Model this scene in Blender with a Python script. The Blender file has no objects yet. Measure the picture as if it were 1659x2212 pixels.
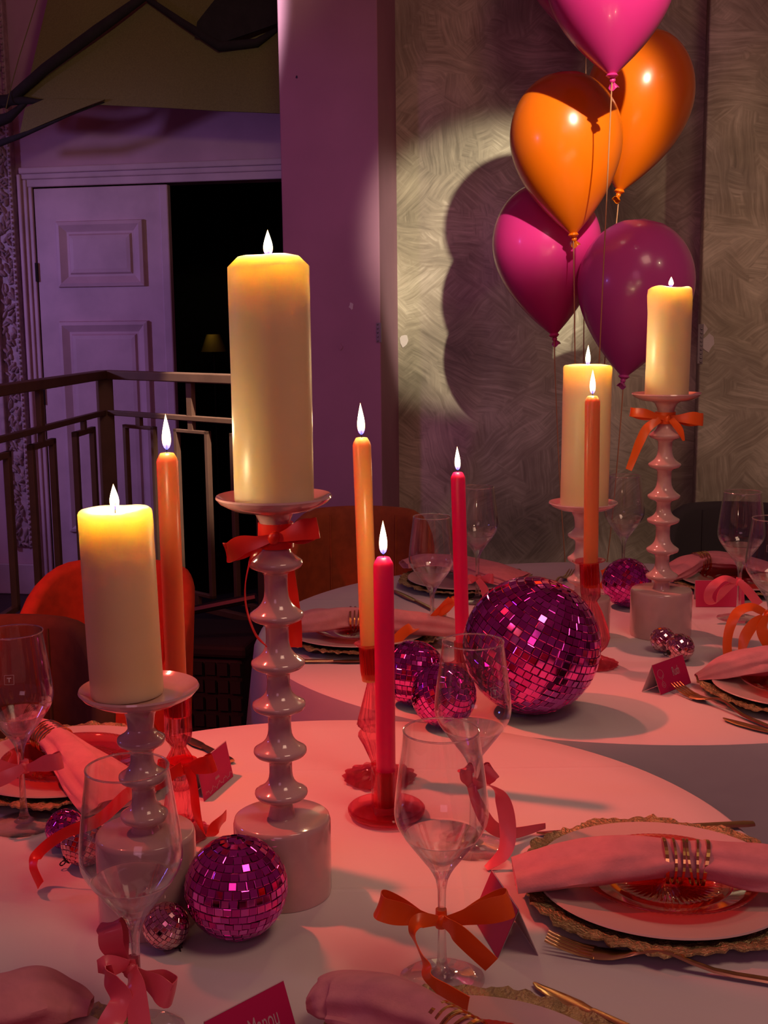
import bpy, bmesh, math, random
from math import sin, cos, pi, radians, sqrt
from mathutils import Vector, Matrix, Euler, noise

random.seed(7)
S = bpy.context.scene
COL = S.collection

# ------------------------------------------------------------------ camera
cam_data = bpy.data.cameras.new('camera')
cam_data.sensor_fit = 'VERTICAL'
cam_data.sensor_height = 36.0
cam_data.lens = 36.0 * 2600.0 / 2212.0
cam_data.clip_start = 0.02
cam = bpy.data.objects.new('camera', cam_data)
COL.objects.link(cam)
cam.location = (0, 0, 1.364)
pitch, roll = radians(9.0), radians(0.63)
fwd = Vector((0, cos(pitch), -sin(pitch)))
up0 = Vector((0, sin(pitch), cos(pitch)))
rt0 = Vector((1, 0, 0))
rt = rt0 * cos(roll) - up0 * sin(roll)
up = up0 * cos(roll) + rt0 * sin(roll)
cam.rotation_euler = Matrix((rt, up, -fwd)).transposed().to_euler()
S.camera = cam

# ------------------------------------------------------------------ world, lamps, exposure
W = bpy.data.worlds.new('dim_room')
S.world = W
W.use_nodes = True
W.node_tree.nodes['Background'].inputs[0].default_value = (0.150, 0.029, 0.064, 1)
W.node_tree.nodes['Background'].inputs[1].default_value = 0.62

def lamp(name, kind, loc, energy, col, target=None, size=0.05, spot=None, blend=0.5):
    d = bpy.data.lights.new(name, kind)
    d.energy = energy
    d.color = col
    if kind == 'SPOT':
        d.spot_size = radians(spot)
        d.spot_blend = blend
        d.shadow_soft_size = size
    elif kind == 'AREA':
        d.size = size
    else:
        d.shadow_soft_size = size
    o = bpy.data.objects.new(name, d)
    COL.objects.link(o)
    o.location = loc
    if target is not None:
        v = Vector(target) - Vector(loc)
        o.rotation_euler = v.to_track_quat('-Z', 'Y').to_euler()
    return o

lamp('red_stage_spot', 'SPOT', (-1.36, 2.02, 3.25), 300, (1.0, 0.085, 0.055), (-0.03, 1.62, 0.75), 0.05, 27, 1.0)
lamp('red_chair_spot', 'SPOT', (-2.4, 1.1, 2.5), 170, (1.0, 0.06, 0.03), (-0.76, 2.72, 0.70), 0.05, 20, 0.6)
lamp('warm_fill', 'AREA', (1.1, 0.3, 3.6), 17, (1.0, 0.60, 0.42), (0.5, 1.4, 0.75), 0.9)  # soft overhead fill added for the warm ambient level, no fixture known
lamp('balloon_spot', 'SPOT', (0.86, -0.30, 3.38), 1050, (1.0, 0.88, 0.66), (0.335, 3.95, 1.58), 0.03, 11.2, 0.5)
lamp('pier_spot', 'SPOT', (2.6, 0.6, 3.2), 70, (1.0, 0.78, 0.50), (1.45, 3.62, 1.20), 0.08, 34, 0.6)
lamp('rose_spot', 'SPOT', (-0.75, 3.0, 3.4), 165, (1.0, 0.18, 0.14), (0.56, 2.25, 0.80), 0.05, 24, 0.8)
lamp('canopy_fill', 'SPOT', (-0.2, 2.4, 2.6), 26, (1.0, 0.82, 0.40), (-0.85, 5.3, 2.5), 0.1, 34, 0.8)  # unseen spot added to bring out the olive of the canvas
lamp('blue_wash', 'SPOT', (-4.0, 3.9, 2.0), 145, (0.47, 0.35, 0.95), (-1.1, 5.7, 1.1), 0.12, 52, 0.8)
lamp('violet_wash', 'SPOT', (-1.6, 0.4, 3.2), 64, (0.62, 0.16, 0.80), (-0.34, 3.8, 1.45), 0.10, 27, 0.9)
lamp('blue_side_lamp', 'POINT', (-2.6, 1.9, 1.75), 9, (0.25, 0.22, 1.0), None, 0.10)
lamp('profile_spot', 'SPOT', (-0.20, 2.6, 4.9), 2600, (1.0, 0.82, 0.90), (-0.455, 3.86, 2.29), 0.02, 7.6, 0.5)
lamp('front_fill', 'AREA', (-0.5, -2.3, 2.7), 7.5, (1.0, 0.42, 0.60), (0.1, 1.6, 0.9), 1.2)  # soft fill added from the camera side to lift fronts and mirror tiles

S.view_settings.view_transform = 'Standard'
S.view_settings.look = 'None'
S.view_settings.gamma = 1.0
S.view_settings.use_curve_mapping = False
S.view_settings.exposure = 0.0
S.cycles.use_denoising = True
S.cycles.max_bounces = 9
S.cycles.diffuse_bounces = 3
S.cycles.glossy_bounces = 4
S.cycles.transmission_bounces = 9
S.cycles.transparent_max_bounces = 24
S.cycles.caustics_reflective = False
S.cycles.caustics_refractive = False
S.cycles.sample_clamp_indirect = 4.0

# ------------------------------------------------------------------ materials
def mat(name, color, rough=0.5, metal=0.0, var=0.0, vscale=20.0, bump=0.0, bscale=60.0, bdist=0.002,
        coat=0.0, sheen=0.0, sss=0.0, sss_r=(1, .3, .1), sss_scale=0.01, aniso=None, stretch=None, spec=0.5,
        randobj=0.0, color2=None):
    m = bpy.data.materials.new(name)
    m.use_nodes = True
    nt = m.node_tree
    b = nt.nodes['Principled BSDF']
    b.inputs['Base Color'].default_value = (*color, 1)
    b.inputs['Roughness'].default_value = rough
    b.inputs['Metallic'].default_value = metal
    b.inputs['Specular IOR Level'].default_value = spec
    if coat:
        b.inputs['Coat Weight'].default_value = coat
        b.inputs['Coat Roughness'].default_value = 0.05
    if sheen:
        b.inputs['Sheen Weight'].default_value = sheen
        b.inputs['Sheen Roughness'].default_value = 0.4
        b.inputs['Sheen Tint'].default_value = (*color, 1)
    if sss:
        b.inputs['Subsurface Weight'].default_value = sss
        b.inputs['Subsurface Radius'].default_value = sss_r
        b.inputs['Subsurface Scale'].default_value = sss_scale
    tc = nt.nodes.new('ShaderNodeTexCoord')
    src = tc.outputs['Object']
    if stretch:
        mp = nt.nodes.new('ShaderNodeMapping')
        mp.inputs['Scale'].default_value = stretch
        nt.links.new(src, mp.inputs[0])
        src = mp.outputs[0]
    if var or color2:
        n = nt.nodes.new('ShaderNodeTexNoise')
        n.inputs['Scale'].default_value = vscale
        n.inputs['Detail'].default_value = 5
        nt.links.new(src, n.inputs[0])
        r = nt.nodes.new('ShaderNodeValToRGB')
        c2 = color2 or tuple(min(1, c * (1 + var)) for c in color)
        r.color_ramp.elements[0].color = (*[c * (1 - var) for c in color], 1)
        r.color_ramp.elements[1].color = (*c2, 1)
        r.color_ramp.elements[0].position = 0.35
        r.color_ramp.elements[1].position = 0.65
        nt.links.new(n.outputs[0], r.inputs[0])
        nt.links.new(r.outputs[0], b.inputs['Base Color'])
    if randobj:
        oi = nt.nodes.new('ShaderNodeObjectInfo')
        r = nt.nodes.new('ShaderNodeValToRGB')
        r.color_ramp.elements[0].color = (*[c * (1 - randobj) for c in color], 1)
        r.color_ramp.elements[1].color = (*(color2 or [min(1, c * (1 + randobj)) for c in color]), 1)
        nt.links.new(oi.outputs['Random'], r.inputs[0])
        nt.links.new(r.outputs[0], b.inputs['Base Color'])
    if bump:
        n2 = nt.nodes.new('ShaderNodeTexNoise')
        n2.inputs['Scale'].default_value = bscale
        n2.inputs['Detail'].default_value = 4
        nt.links.new(src, n2.inputs[0])
        bp = nt.nodes.new('ShaderNodeBump')
        bp.inputs['Strength'].default_value = bump
        bp.inputs['Distance'].default_value = bdist
        nt.links.new(n2.outputs[0], bp.inputs['Height'])
        nt.links.new(bp.outputs[0], b.inputs['Normal'])
    return m

def thin_glass(name, tint, refl=1.0, rough=0.0):
    """thin-walled glass: tinted see-through plus a mirror sheen that grows at grazing angles"""
    m = bpy.data.materials.new(name)
    m.use_nodes = True
    nt = m.node_tree
    nt.nodes.clear()
    out = nt.nodes.new('ShaderNodeOutputMaterial')
    tr = nt.nodes.new('ShaderNodeBsdfTransparent')
    tr.inputs[0].default_value = (*tint, 1)
    gl = nt.nodes.new('ShaderNodeBsdfGlossy')
    gl.inputs['Roughness'].default_value = rough
    gl.inputs['Color'].default_value = (refl, refl, refl, 1)
    lw = nt.nodes.new('ShaderNodeLayerWeight')
    lw.inputs['Blend'].default_value = 0.5
    pw = nt.nodes.new('ShaderNodeMath'); pw.operation = 'POWER'
    pw.inputs[1].default_value = 2.6
    nt.links.new(lw.outputs['Facing'], pw.inputs[0])
    fr = nt.nodes.new('ShaderNodeMath'); fr.operation = 'MULTIPLY_ADD'
    fr.inputs[1].default_value = 0.85
    fr.inputs[2].default_value = 0.035
    nt.links.new(pw.outputs[0], fr.inputs[0])
    mx = nt.nodes.new('ShaderNodeMixShader')
    nt.links.new(fr.outputs[0], mx.inputs[0])
    nt.links.new(tr.outputs[0], mx.inputs[1])
    nt.links.new(gl.outputs[0], mx.inputs[2])
    nt.links.new(mx.outputs[0], out.inputs[0])
    return m

def solid_glass(name, color, clear=0.35, rough=0.02):
    """cast coloured glass: refracting body with some straight see-through so that light reaches the cloth"""
    m = bpy.data.materials.new(name)
    m.use_nodes = True
    nt = m.node_tree
    b = nt.nodes['Principled BSDF']
    b.inputs['Base Color'].default_value = (*color, 1)
    b.inputs['Roughness'].default_value = rough
    b.inputs['Transmission Weight'].default_value = 1.0
    b.inputs['IOR'].default_value = 1.45
    out = nt.nodes['Material Output']
    tr = nt.nodes.new('ShaderNodeBsdfTransparent')
    tr.inputs[0].default_value = (*color, 1)
    mx = nt.nodes.new('ShaderNodeMixShader')
    mx.inputs[0].default_value = clear
    nt.links.new(b.outputs[0], mx.inputs[1])
    nt.links.new(tr.outputs[0], mx.inputs[2])
    nt.links.new(mx.outputs[0], out.inputs[0])
    return m

def plaster(name):
    """brushed metallic limewash: overlapping trowel strokes in pale pewter over dark olive"""
    m = bpy.data.materials.new(name)
    m.use_nodes = True
    nt = m.node_tree
    b = nt.nodes['Principled BSDF']
    tc = nt.nodes.new('ShaderNodeTexCoord')
    wn = nt.nodes.new('ShaderNodeTexNoise')
    wn.inputs['Scale'].default_value = 3.2
    wn.inputs['Detail'].default_value = 2
    nt.links.new(tc.outputs['Object'], wn.inputs[0])
    wm = nt.nodes.new('ShaderNodeVectorMath'); wm.operation = 'MULTIPLY_ADD'
    wm.inputs[1].default_value = (0.13, 0.13, 0.13)
    nt.links.new(wn.outputs['Color'], wm.inputs[0])
    nt.links.new(tc.outputs['Object'], wm.inputs[2])
    def strokes(ang, scl, seed):
        mp = nt.nodes.new('ShaderNodeMapping')
        mp.vector_type = 'TEXTURE'
        mp.inputs['Location'].default_value = (seed, 0, seed * 0.7)
        mp.inputs['Rotation'].default_value = (0, radians(ang), 0)
        mp.inputs['Scale'].default_value = (1 / scl, 1 / scl, 1 / (scl * 15))
        nt.links.new(wm.outputs[0], mp.inputs[0])
        n = nt.nodes.new('ShaderNodeTexNoise')
        n.inputs['Scale'].default_value = 1.0
        n.inputs['Detail'].default_value = 7
        n.inputs['Roughness'].default_value = 0.62
        n.inputs['Distortion'].default_value = 0.35
        nt.links.new(mp.outputs[0], n.inputs[0])
        return n.outputs[0]
    def patch(seed, scl, lo, hi):
        mp = nt.nodes.new('ShaderNodeMapping')
        mp.inputs['Location'].default_value = (seed, seed, seed)
        nt.links.new(tc.outputs['Object'], mp.inputs[0])
        n = nt.nodes.new('ShaderNodeTexNoise')
        n.inputs['Scale'].default_value = scl
        n.inputs['Detail'].default_value = 3
        n.inputs['Distortion'].default_value = 0.8
        nt.links.new(mp.outputs[0], n.inputs[0])
        mr = nt.nodes.new('ShaderNodeMapRange')
        mr.inputs['From Min'].default_value = lo
        mr.inputs['From Max'].default_value = hi
        nt.links.new(n.outputs[0], mr.inputs[0])
        return mr.outputs[0]
    def mixf(f, a, b):
        m = nt.nodes.new('ShaderNodeMix')
        nt.links.new(f, m.inputs[0])
        nt.links.new(a, m.inputs[2])
        nt.links.new(b, m.inputs[3])
        return m.outputs[0]
    s_all = mixf(patch(3.1, 3.6, 0.47, 0.53), strokes(42, 6, 0.3), strokes(-38, 7, 2.7))
    s_all = mixf(patch(8.4, 4.2, 0.52, 0.56), s_all, strokes(84, 6.5, 5.1))
    s_all = mixf(patch(12.9, 5.0, 0.55, 0.58), s_all, strokes(12, 8, 9.3))
    class st:
        outputs = [s_all]
    big = nt.nodes.new('ShaderNodeTexNoise')
    big.inputs['Scale'].default_value = 2.2
    big.inputs['Detail'].default_value = 6
    nt.links.new(tc.outputs['Object'], big.inputs[0])
    ad = nt.nodes.new('ShaderNodeMath'); ad.operation = 'MULTIPLY_ADD'
    ad.inputs[1].default_value = 0.32
    nt.links.new(st.outputs[0], ad.inputs[0])
    sc = nt.nodes.new('ShaderNodeMath'); sc.operation = 'MULTIPLY'
    sc.inputs[1].default_value = 0.73
    nt.links.new(big.outputs[0], sc.inputs[0])
    nt.links.new(sc.outputs[0], ad.inputs[2])
    r = nt.nodes.new('ShaderNodeValToRGB')
    e = r.color_ramp.elements
    e[0].position, e[0].color = 0.40, (0.17, 0.148, 0.100, 1)
    e[1].position, e[1].color = 0.68, (0.78, 0.72, 0.54, 1)
    x = e.new(0.53); x.color = (0.38, 0.335, 0.235, 1)
    nt.links.new(ad.outputs[0], r.inputs[0])
    nt.links.new(r.outputs[0], b.inputs['Base Color'])
    b.inputs['Metallic'].default_value = 0.10
    b.inputs['Roughness'].default_value = 0.55
    bp = nt.nodes.new('ShaderNodeBump')
    bp.inputs['Strength'].default_value = 0.15
    bp.inputs['Distance'].default_value = 0.003
    nt.links.new(st.outputs[0], bp.inputs['Height'])
    nt.links.new(bp.outputs[0], b.inputs['Normal'])
    return m

def flame_mat():
    m = bpy.data.materials.new('flame_glow')
    m.use_nodes = True
    nt = m.node_tree
    nt.nodes.clear()
    out = nt.nodes.new('ShaderNodeOutputMaterial')
    em = nt.nodes.new('ShaderNodeEmission')
    em.inputs[1].default_value = 3.2
    tr = nt.nodes.new('ShaderNodeBsdfTransparent')
    ad = nt.nodes.new('ShaderNodeAddShader')
    tc = nt.nodes.new('ShaderNodeTexCoord')
    sp = nt.nodes.new('ShaderNodeSeparateXYZ')
    nt.links.new(tc.outputs['Generated'], sp.inputs[0])
    r = nt.nodes.new('ShaderNodeValToRGB')
    e = r.color_ramp.elements
    e[0].position, e[0].color = 0.0, (0.04, 0.06, 0.45, 1)
    e[1].position, e[1].color = 1.0, (1.0, 0.50, 0.22, 1)
    for p, c in ((0.13, (0.18, 0.12, 0.40, 1)), (0.24, (0.9, 0.48, 0.18, 1)), (0.42, (1, 0.86, 0.55, 1)), (0.8, (1, 0.80, 0.48, 1))):
        q = e.new(p); q.color = c
    nt.links.new(sp.outputs[2], r.inputs[0])
    nt.links.new(r.outputs[0], em.inputs[0])
    nt.links.new(em.outputs[0], ad.inputs[0])
    nt.links.new(tr.outputs[0], ad.inputs[1])
    nt.links.new(ad.outputs[0], out.inputs[0])
    return m

def creased_cloth(m):
    """press folds: thin straight ridges where the cloth was folded"""
    nt = m.node_tree
    b = nt.nodes['Principled BSDF']
    old = b.inputs['Normal'].links[0].from_socket
    tc = nt.nodes.new('ShaderNodeTexCoord')
    sp = nt.nodes.new('ShaderNodeSeparateXYZ')
    nt.links.new(tc.outputs['Object'], sp.inputs[0])
    tot = None
    for ch, off in ((0, 0.16), (1, -0.085), (1, 0.27)):
        a = nt.nodes.new('ShaderNodeMath'); a.operation = 'SUBTRACT'
        a.inputs[1].default_value = off
        nt.links.new(sp.outputs[ch], a.inputs[0])
        c = nt.nodes.new('ShaderNodeMath'); c.operation = 'ABSOLUTE'
        nt.links.new(a.outputs[0], c.inputs[0])
        r = nt.nodes.new('ShaderNodeMapRange')
        r.inputs['From Min'].default_value = 0.0
        r.inputs['From Max'].default_value = 0.006
        r.inputs['To Min'].default_value = 1.0
        r.inputs['To Max'].default_value = 0.0
        nt.links.new(c.outputs[0], r.inputs[0])
        if tot is None:
            tot = r.outputs[0]
        else:
            q = nt.nodes.new('ShaderNodeMath'); q.operation = 'MAXIMUM'
            nt.links.new(tot, q.inputs[0]); nt.links.new(r.outputs[0], q.inputs[1])
            tot = q.outputs[0]
    bp = nt.nodes.new('ShaderNodeBump')
    bp.inputs['Strength'].default_value = 0.35
    bp.inputs['Distance'].default_value = 0.002
    nt.links.new(tot, bp.inputs['Height'])
    nt.links.new(old, bp.inputs['Normal'])
    nt.links.new(bp.outputs[0], b.inputs['Normal'])
    return m

M = dict(
    cloth=mat('tablecloth_cotton', (0.72, 0.66, 0.64), 0.85, bump=0.25, bscale=9, bdist=0.012, sheen=0.1),
    cream=mat('cream_wax', (0.85, 0.73, 0.38), 0.34, sss=1.0, sss_r=(1.0, 0.86, 0.62), sss_scale=0.046, var=0.04, vscale=9),
    orange_wax=mat('orange_wax', (0.88, 0.27, 0.085), 0.30, sss=0.8, sss_r=(1, .3, .1), sss_scale=0.012),
    peach_wax=mat('peach_wax', (0.90, 0.40, 0.12), 0.28, sss=0.8, sss_r=(1, .4, .12), sss_scale=0.014),
    pink_wax=mat('hot_pink_wax', (0.85, 0.010, 0.13), 0.36, sss=0.7, sss_r=(1, .1, .2), sss_scale=0.010),
    wick=mat('burnt_wick', (0.02, 0.015, 0.01), 0.9),
    ceramic=mat('pink_glazed_ceramic', (0.64, 0.40, 0.375), 0.14, coat=0.6, var=0.05, vscale=30, bump=0.06, bscale=40),
    glass=thin_glass('clear_wine_glass', (0.97, 0.97, 0.97), 1.0),
    stem=solid_glass('clear_stem_glass', (0.97, 0.97, 0.97), 0.45, 0.0),
    etch=mat('frosted_etching', (0.55, 0.50, 0.50), 0.8),
    pink_glass=solid_glass('pink_cast_glass', (1.0, 0.42, 0.50), 0.58, 0.02),
    plate_glass=thin_glass('pink_pressed_glass', (0.90, 0.36, 0.33), 1.0, 0.05),
    plate=mat('blush_dinner_plate', (0.66, 0.50, 0.45), 0.25, coat=0.3),
    gold=mat('hammered_gold', (0.50, 0.40, 0.19), 0.45, 0.85, var=0.25, vscale=60, bump=1.0, bscale=240, bdist=0.006),
    brass=mat('polished_gold', (0.80, 0.53, 0.16), 0.16, 1.0),
    cutlery=mat('brushed_gold_cutlery', (0.62, 0.40, 0.17), 0.28, 1.0, var=0.1, vscale=40),
    napkin=mat('pink_linen', (0.72, 0.29, 0.31), 0.9, sheen=0.3, var=0.06, vscale=60, bump=0.4, bscale=420, bdist=0.0008),
    tile=mat('magenta_mirror_tile', (0.84, 0.035, 0.46), 0.07, 1.0, randobj=0.35, color2=(0.95, 0.14, 0.72)),
    tile_s=mat('magenta_mirror_rest', (0.78, 0.035, 0.44), 0.08, 1.0),
    tile_p=mat('pale_pink_mirror_tile', (0.86, 0.36, 0.46), 0.07, 1.0, randobj=0.25, color2=(0.95, 0.62, 0.66)),
    core=mat('dark_pink_core', (0.10, 0.004, 0.04), 0.5),
    red_ribbon=mat('red_satin', (0.92, 0.030, 0.012), 0.30, sheen=0.4, bump=0.1, bscale=60),
    orange_ribbon=mat('orange_satin', (0.96, 0.140, 0.012), 0.30, sheen=0.4, bump=0.1, bscale=60),
    pink_ribbon=mat('coral_pink_satin', (0.94, 0.14, 0.19), 0.30, sheen=0.4, bump=0.1, bscale=60),
    card=mat('magenta_card', (0.55, 0.006, 0.10), 0.55),
    card_back=mat('white_card', (0.62, 0.52, 0.52), 0.7),
    ink=mat('silver_ink', (0.62, 0.40, 0.42), 0.5),
    b_orange=mat('orange_latex', (0.84, 0.165, 0.004), 0.24, sss=0.25, sss_r=(1, .4, .1), sss_scale=0.02, coat=0.25),
    b_pink=mat('pink_latex', (0.64, 0.030, 0.22), 0.24, sss=0.25, sss_r=(1, .2, .4), sss_scale=0.02, coat=0.25),
    b_mag=mat('magenta_latex', (0.56, 0.070, 0.33), 0.24, sss=0.2, sss_r=(1, .2, .4), sss_scale=0.02, coat=0.25),
    string=mat('gold_string', (0.55, 0.25, 0.12), 0.5),
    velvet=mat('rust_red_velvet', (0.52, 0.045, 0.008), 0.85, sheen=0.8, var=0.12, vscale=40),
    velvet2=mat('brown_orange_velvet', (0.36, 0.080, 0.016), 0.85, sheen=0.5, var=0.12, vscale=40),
    velvet4=mat('shaded_velvet', (0.15, 0.034, 0.010), 0.85, sheen=0.4, var=0.12, vscale=40),  # brown-orange velvet with the left chair's shade put into the colour
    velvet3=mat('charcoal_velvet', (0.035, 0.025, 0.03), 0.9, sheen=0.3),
    chair_leg=mat('black_metal', (0.02, 0.018, 0.016), 0.4, 0.6),
    rail=mat('bronze_paint', (0.15, 0.078, 0.036), 0.5, 0.1, var=0.1, vscale=15),
    wallp=mat('lilac_plaster', (0.52, 0.30, 0.36), 0.85, var=0.12, vscale=3.0, bump=0.25, bscale=40, bdist=0.002),
    doorp=mat('old_white_paint', (0.56, 0.36, 0.40), 0.55, var=0.12, vscale=5, bump=0.15, bscale=30),
    carve=mat('aged_carved_wood', (0.40, 0.25, 0.27), 0.5, var=0.2, vscale=30, bump=0.5, bscale=60),
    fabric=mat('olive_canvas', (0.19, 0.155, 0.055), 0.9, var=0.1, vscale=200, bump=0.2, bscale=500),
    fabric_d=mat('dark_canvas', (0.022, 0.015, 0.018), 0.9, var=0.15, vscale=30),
    column=mat('mauve_column_paint', (0.40, 0.20, 0.27), 0.8, var=0.06, vscale=5, bump=0.25, bscale=25, bdist=0.003),
    plaster=plaster('pewter_limewash'),
    bare=mat('bare_filler', (0.62, 0.56, 0.52), 0.9, bump=0.6, bscale=80),
    bead=mat('perforated_steel', (0.25, 0.22, 0.22), 0.5, 0.7),
    floor=mat('dark_floorboards', (0.020, 0.012, 0.010), 0.45, var=0.4, vscale=3, stretch=(1, 12, 1)),
    dark=mat('hall_darkness', (0.006, 0.004, 0.004), 0.9),  # near-black colour stands in for the lack of light in the hall
    flame=flame_mat(),
    wicker=mat('shaded_wicker', (0.010, 0.005, 0.004), 0.8),  # colour cut down to hold the deep shade around the hamper
)
creased_cloth(M['cloth'])

# ------------------------------------------------------------------ helpers
def mesh(name, vs, fs, m, smooth=False):
    me = bpy.data.meshes.new(name)
    me.from_pydata([tuple(v) for v in vs], [], fs)
    me.materials.append(m)
    if smooth:
        me.polygons.foreach_set('use_smooth', [True] * len(me.polygons))
        me.set_sharp_from_angle(angle=radians(52))
    me.update()
    return me

def link(name, me, parent=None, loc=None, rot=None):
    o = bpy.data.objects.new(name, me)
    COL.objects.link(o)
    if parent is not None:
        o.parent = parent
    if loc is not None:
        o.location = loc
    if rot is not None:
        o.rotation_euler = rot
    return o

def put(name, geo, m, parent=None, loc=None, rot=None, smooth=False):
    return link(name, mesh(name, geo[0], geo[1], m, smooth), parent, loc, rot)

def thing(name, label, cat, loc=(0, 0, 0), rz=0.0, group=None):
    o = bpy.data.objects.new(name, None)
    COL.objects.link(o)
    o.empty_display_size = 0.02
    o.location = loc
    o.rotation_euler = (0, 0, rz)
    return tag(o, label, cat, group)

def tag(o, label, cat, group=None):
    o['label'] = label
    o['category'] = cat
    if group:
        o['group'] = group
    return o

def struct(o):
    o['kind'] = 'structure'
    return o

def join(*geos):
    V, Fc = [], []
    for v, f in geos:
        k = len(V)
        V += [tuple(p) for p in v]
        Fc += [tuple(i + k for i in q) for q in f]
    return V, Fc

def xf(geo, loc=(0, 0, 0), rot=(0, 0, 0), sc=(1, 1, 1)):
    Mx = Matrix.LocRotScale(Vector(loc), Euler(rot), Vector(sc))
    return [tuple(Mx @ Vector(v)) for v in geo[0]], geo[1]

def box(x0, x1, y0, y1, z0, z1, bev=0.0):
    if bev <= 0:
        v = [(x, y, z) for x in (x0, x1) for y in (y0, y1) for z in (z0, z1)]
        return v, [(0, 1, 3, 2), (4, 6, 7, 5), (0, 4, 5, 1), (2, 3, 7, 6), (0, 2, 6, 4), (1, 5, 7, 3)]
    bm = bmesh.new()
    bmesh.ops.create_cube(bm, size=1)
    for q in bm.verts:
        q.co = Vector(((x0 + x1) / 2 + q.co.x * (x1 - x0), (y0 + y1) / 2 + q.co.y * (y1 - y0), (z0 + z1) / 2 + q.co.z * (z1 - z0)))
    bmesh.ops.bevel(bm, geom=list(bm.edges), offset=bev, segments=2, affect='EDGES', profile=0.5)
    return from_bm(bm)

def from_bm(bm):
    bm.verts.index_update()
    g = [tuple(v.co) for v in bm.verts], [tuple(v.index for v in f.verts) for f in bm.faces]
    bm.free()
    return g

def lathe(prof, n=40, fn=None, cap=True):
    """prof: list of (r, z) from the bottom up; fn(angle, r, z) may modulate to (r, z)"""
    V, Fc, rings = [], [], []
    for r, z in prof:
        if r < 1e-6:
            rings.append([len(V)])
            V.append((0, 0, z))
        else:
            ring = []
            for i in range(n):
                a = 2 * pi * i / n
                rr, zz = (r, z) if fn is None else fn(a, r, z)
                ring.append(len(V))
                V.append((rr * cos(a), rr * sin(a), zz))
            rings.append(ring)
    for A, B in zip(rings, rings[1:]):
        if len(A) == 1 and len(B) == 1:
            continue
        for i in range(n):
            j = (i + 1) % n
            if len(A) == 1:
                Fc.append((A[0], B[j], B[i]))
            elif len(B) == 1:
                Fc.append((A[i], A[j], B[0]))
            else:
                Fc.append((A[i], A[j], B[j], B[i]))
    if cap:
        if len(rings[0]) > 1:
            Fc.append(tuple(reversed(rings[0])))
        if len(rings[-1]) > 1:
            Fc.append(tuple(rings[-1]))
    return V, Fc

def spline(pts, k=8):
    """Catmull-Rom through points of any dimension"""
    P = [tuple(p) for p in pts]
    if len(P) == 2:
        return [tuple(a + (b - a) * t / k for a, b in zip(*P)) for t in range(k + 1)]
    P = [tuple(2 * a - b for a, b in zip(P[0], P[1]))] + P + [tuple(2 * a - b for a, b in zip(P[-1], P[-2]))]
    out = []
    for i in range(1, len(P) - 2):
        p0, p1, p2, p3 = P[i - 1], P[i], P[i + 1], P[i + 2]
        for s in range(k):
            t = s / k
            out.append(tuple(0.5 * ((2 * b) + (-a + c) * t + (2 * a - 5 * b + 4 * c - d) * t * t + (-a + 3 * b - 3 * c + d) * t ** 3)
                             for a, b, c, d in zip(p0, p1, p2, p3)))
    out.append(P[-2])
    return out

def tube(pts, r, n=8, close=False):
    P = [Vector(p) for p in pts]
    V, Fc = [], []
    ref = Vector((0, 0, 1))
    N = len(P)
    for i, p in enumerate(P):
        a = P[(i - 1) % N] if (close or i > 0) else p
        b = P[(i + 1) % N] if (close or i < N - 1) else p
        t = (b - a).normalized()
        s = t.cross(ref)
        if s.length < 0.05:
            s = t.cross(Vector((1, 0, 0)))
        s.normalize()
        u = s.cross(t)
        rr = r[i] if isinstance(r, (list, tuple)) else r
        for k in range(n):
            q = 2 * pi * k / n
            V.append(p + s * (cos(q) * rr) + u * (sin(q) * rr))
    for i in range(N if close else N - 1):
        j = (i + 1) % N
        for k in range(n):
            l = (k + 1) % n
            Fc.append((i * n + k, i * n + l, j * n + l, j * n + k))
    if not close:
        Fc.append(tuple(range(n - 1, -1, -1)))
        Fc.append(tuple((N - 1) * n + k for k in range(n)))
    return V, Fc

def strip(pts, wd=None, th=0.0007, k=8, nw=4):
    """ribbon. pts: (x, y, z, width[, twist degrees]); wd: fixed width direction, else it faces -Y and twists"""
    Q = spline([tuple(p) + ((0,) if len(p) == 4 else ()) for p in pts], k)
    V, Fc = [], []
    n = len(Q)
    row = (nw + 1) * 2
    for i, q in enumerate(Q):
        p = Vector(q[:3])
        a, b = Vector(Q[max(0, i - 1)][:3]), Vector(Q[min(n - 1, i + 1)][:3])
        t = (b - a).normalized()
        if wd is not None:
            w = Vector(wd)
        else:
            w = t.cross(Vector((0, 1, 0.15)))
            if w.length < 0.15:
                w = Vector((1, 0, 0))
        w = (w - t * w.dot(t)).normalized()
        w = Matrix.Rotation(radians(q[4]), 3, t) @ w
        nm = t.cross(w).normalized()
        for s in (-1, 1):
            for c in range(nw + 1):
                x = c / nw - 0.5
                curl = 0.035 * q[3] * (1 - 4 * x * x)
                V.append(p + w * (x * q[3]) + nm * (s * th / 2 + curl))
    for i in range(n - 1):
        A, B = i * row, (i + 1) * row
        m = nw + 1
        for c in range(nw):
            Fc.append((A + c, B + c, B + c + 1, A + c + 1))
            Fc.append((A + m + c, A + m + c + 1, B + m + c + 1, B + m + c))
        Fc.append((A, A + m, B + m, B))
        Fc.append((A + nw, B + nw, B + m + nw, A + m + nw))
    m = nw + 1
    for A in (0, (n - 1) * row):
        for c in range(nw):
            Fc.append((A + c, A + c + 1, A + m + c + 1, A + m + c))
    return V, Fc

def prism(poly, y0, y1):
    """polygon in x,z extruded along y"""
    n = len(poly)
    V = [(x, y0, z) for x, z in poly] + [(x, y1, z) for x, z in poly]
    Fc = [tuple(range(n)), tuple(range(2 * n - 1, n - 1, -1))]
    Fc += [(i, i + n, (i + 1) % n + n, (i + 1) % n) for i in range(n)]
    return V, Fc

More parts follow.
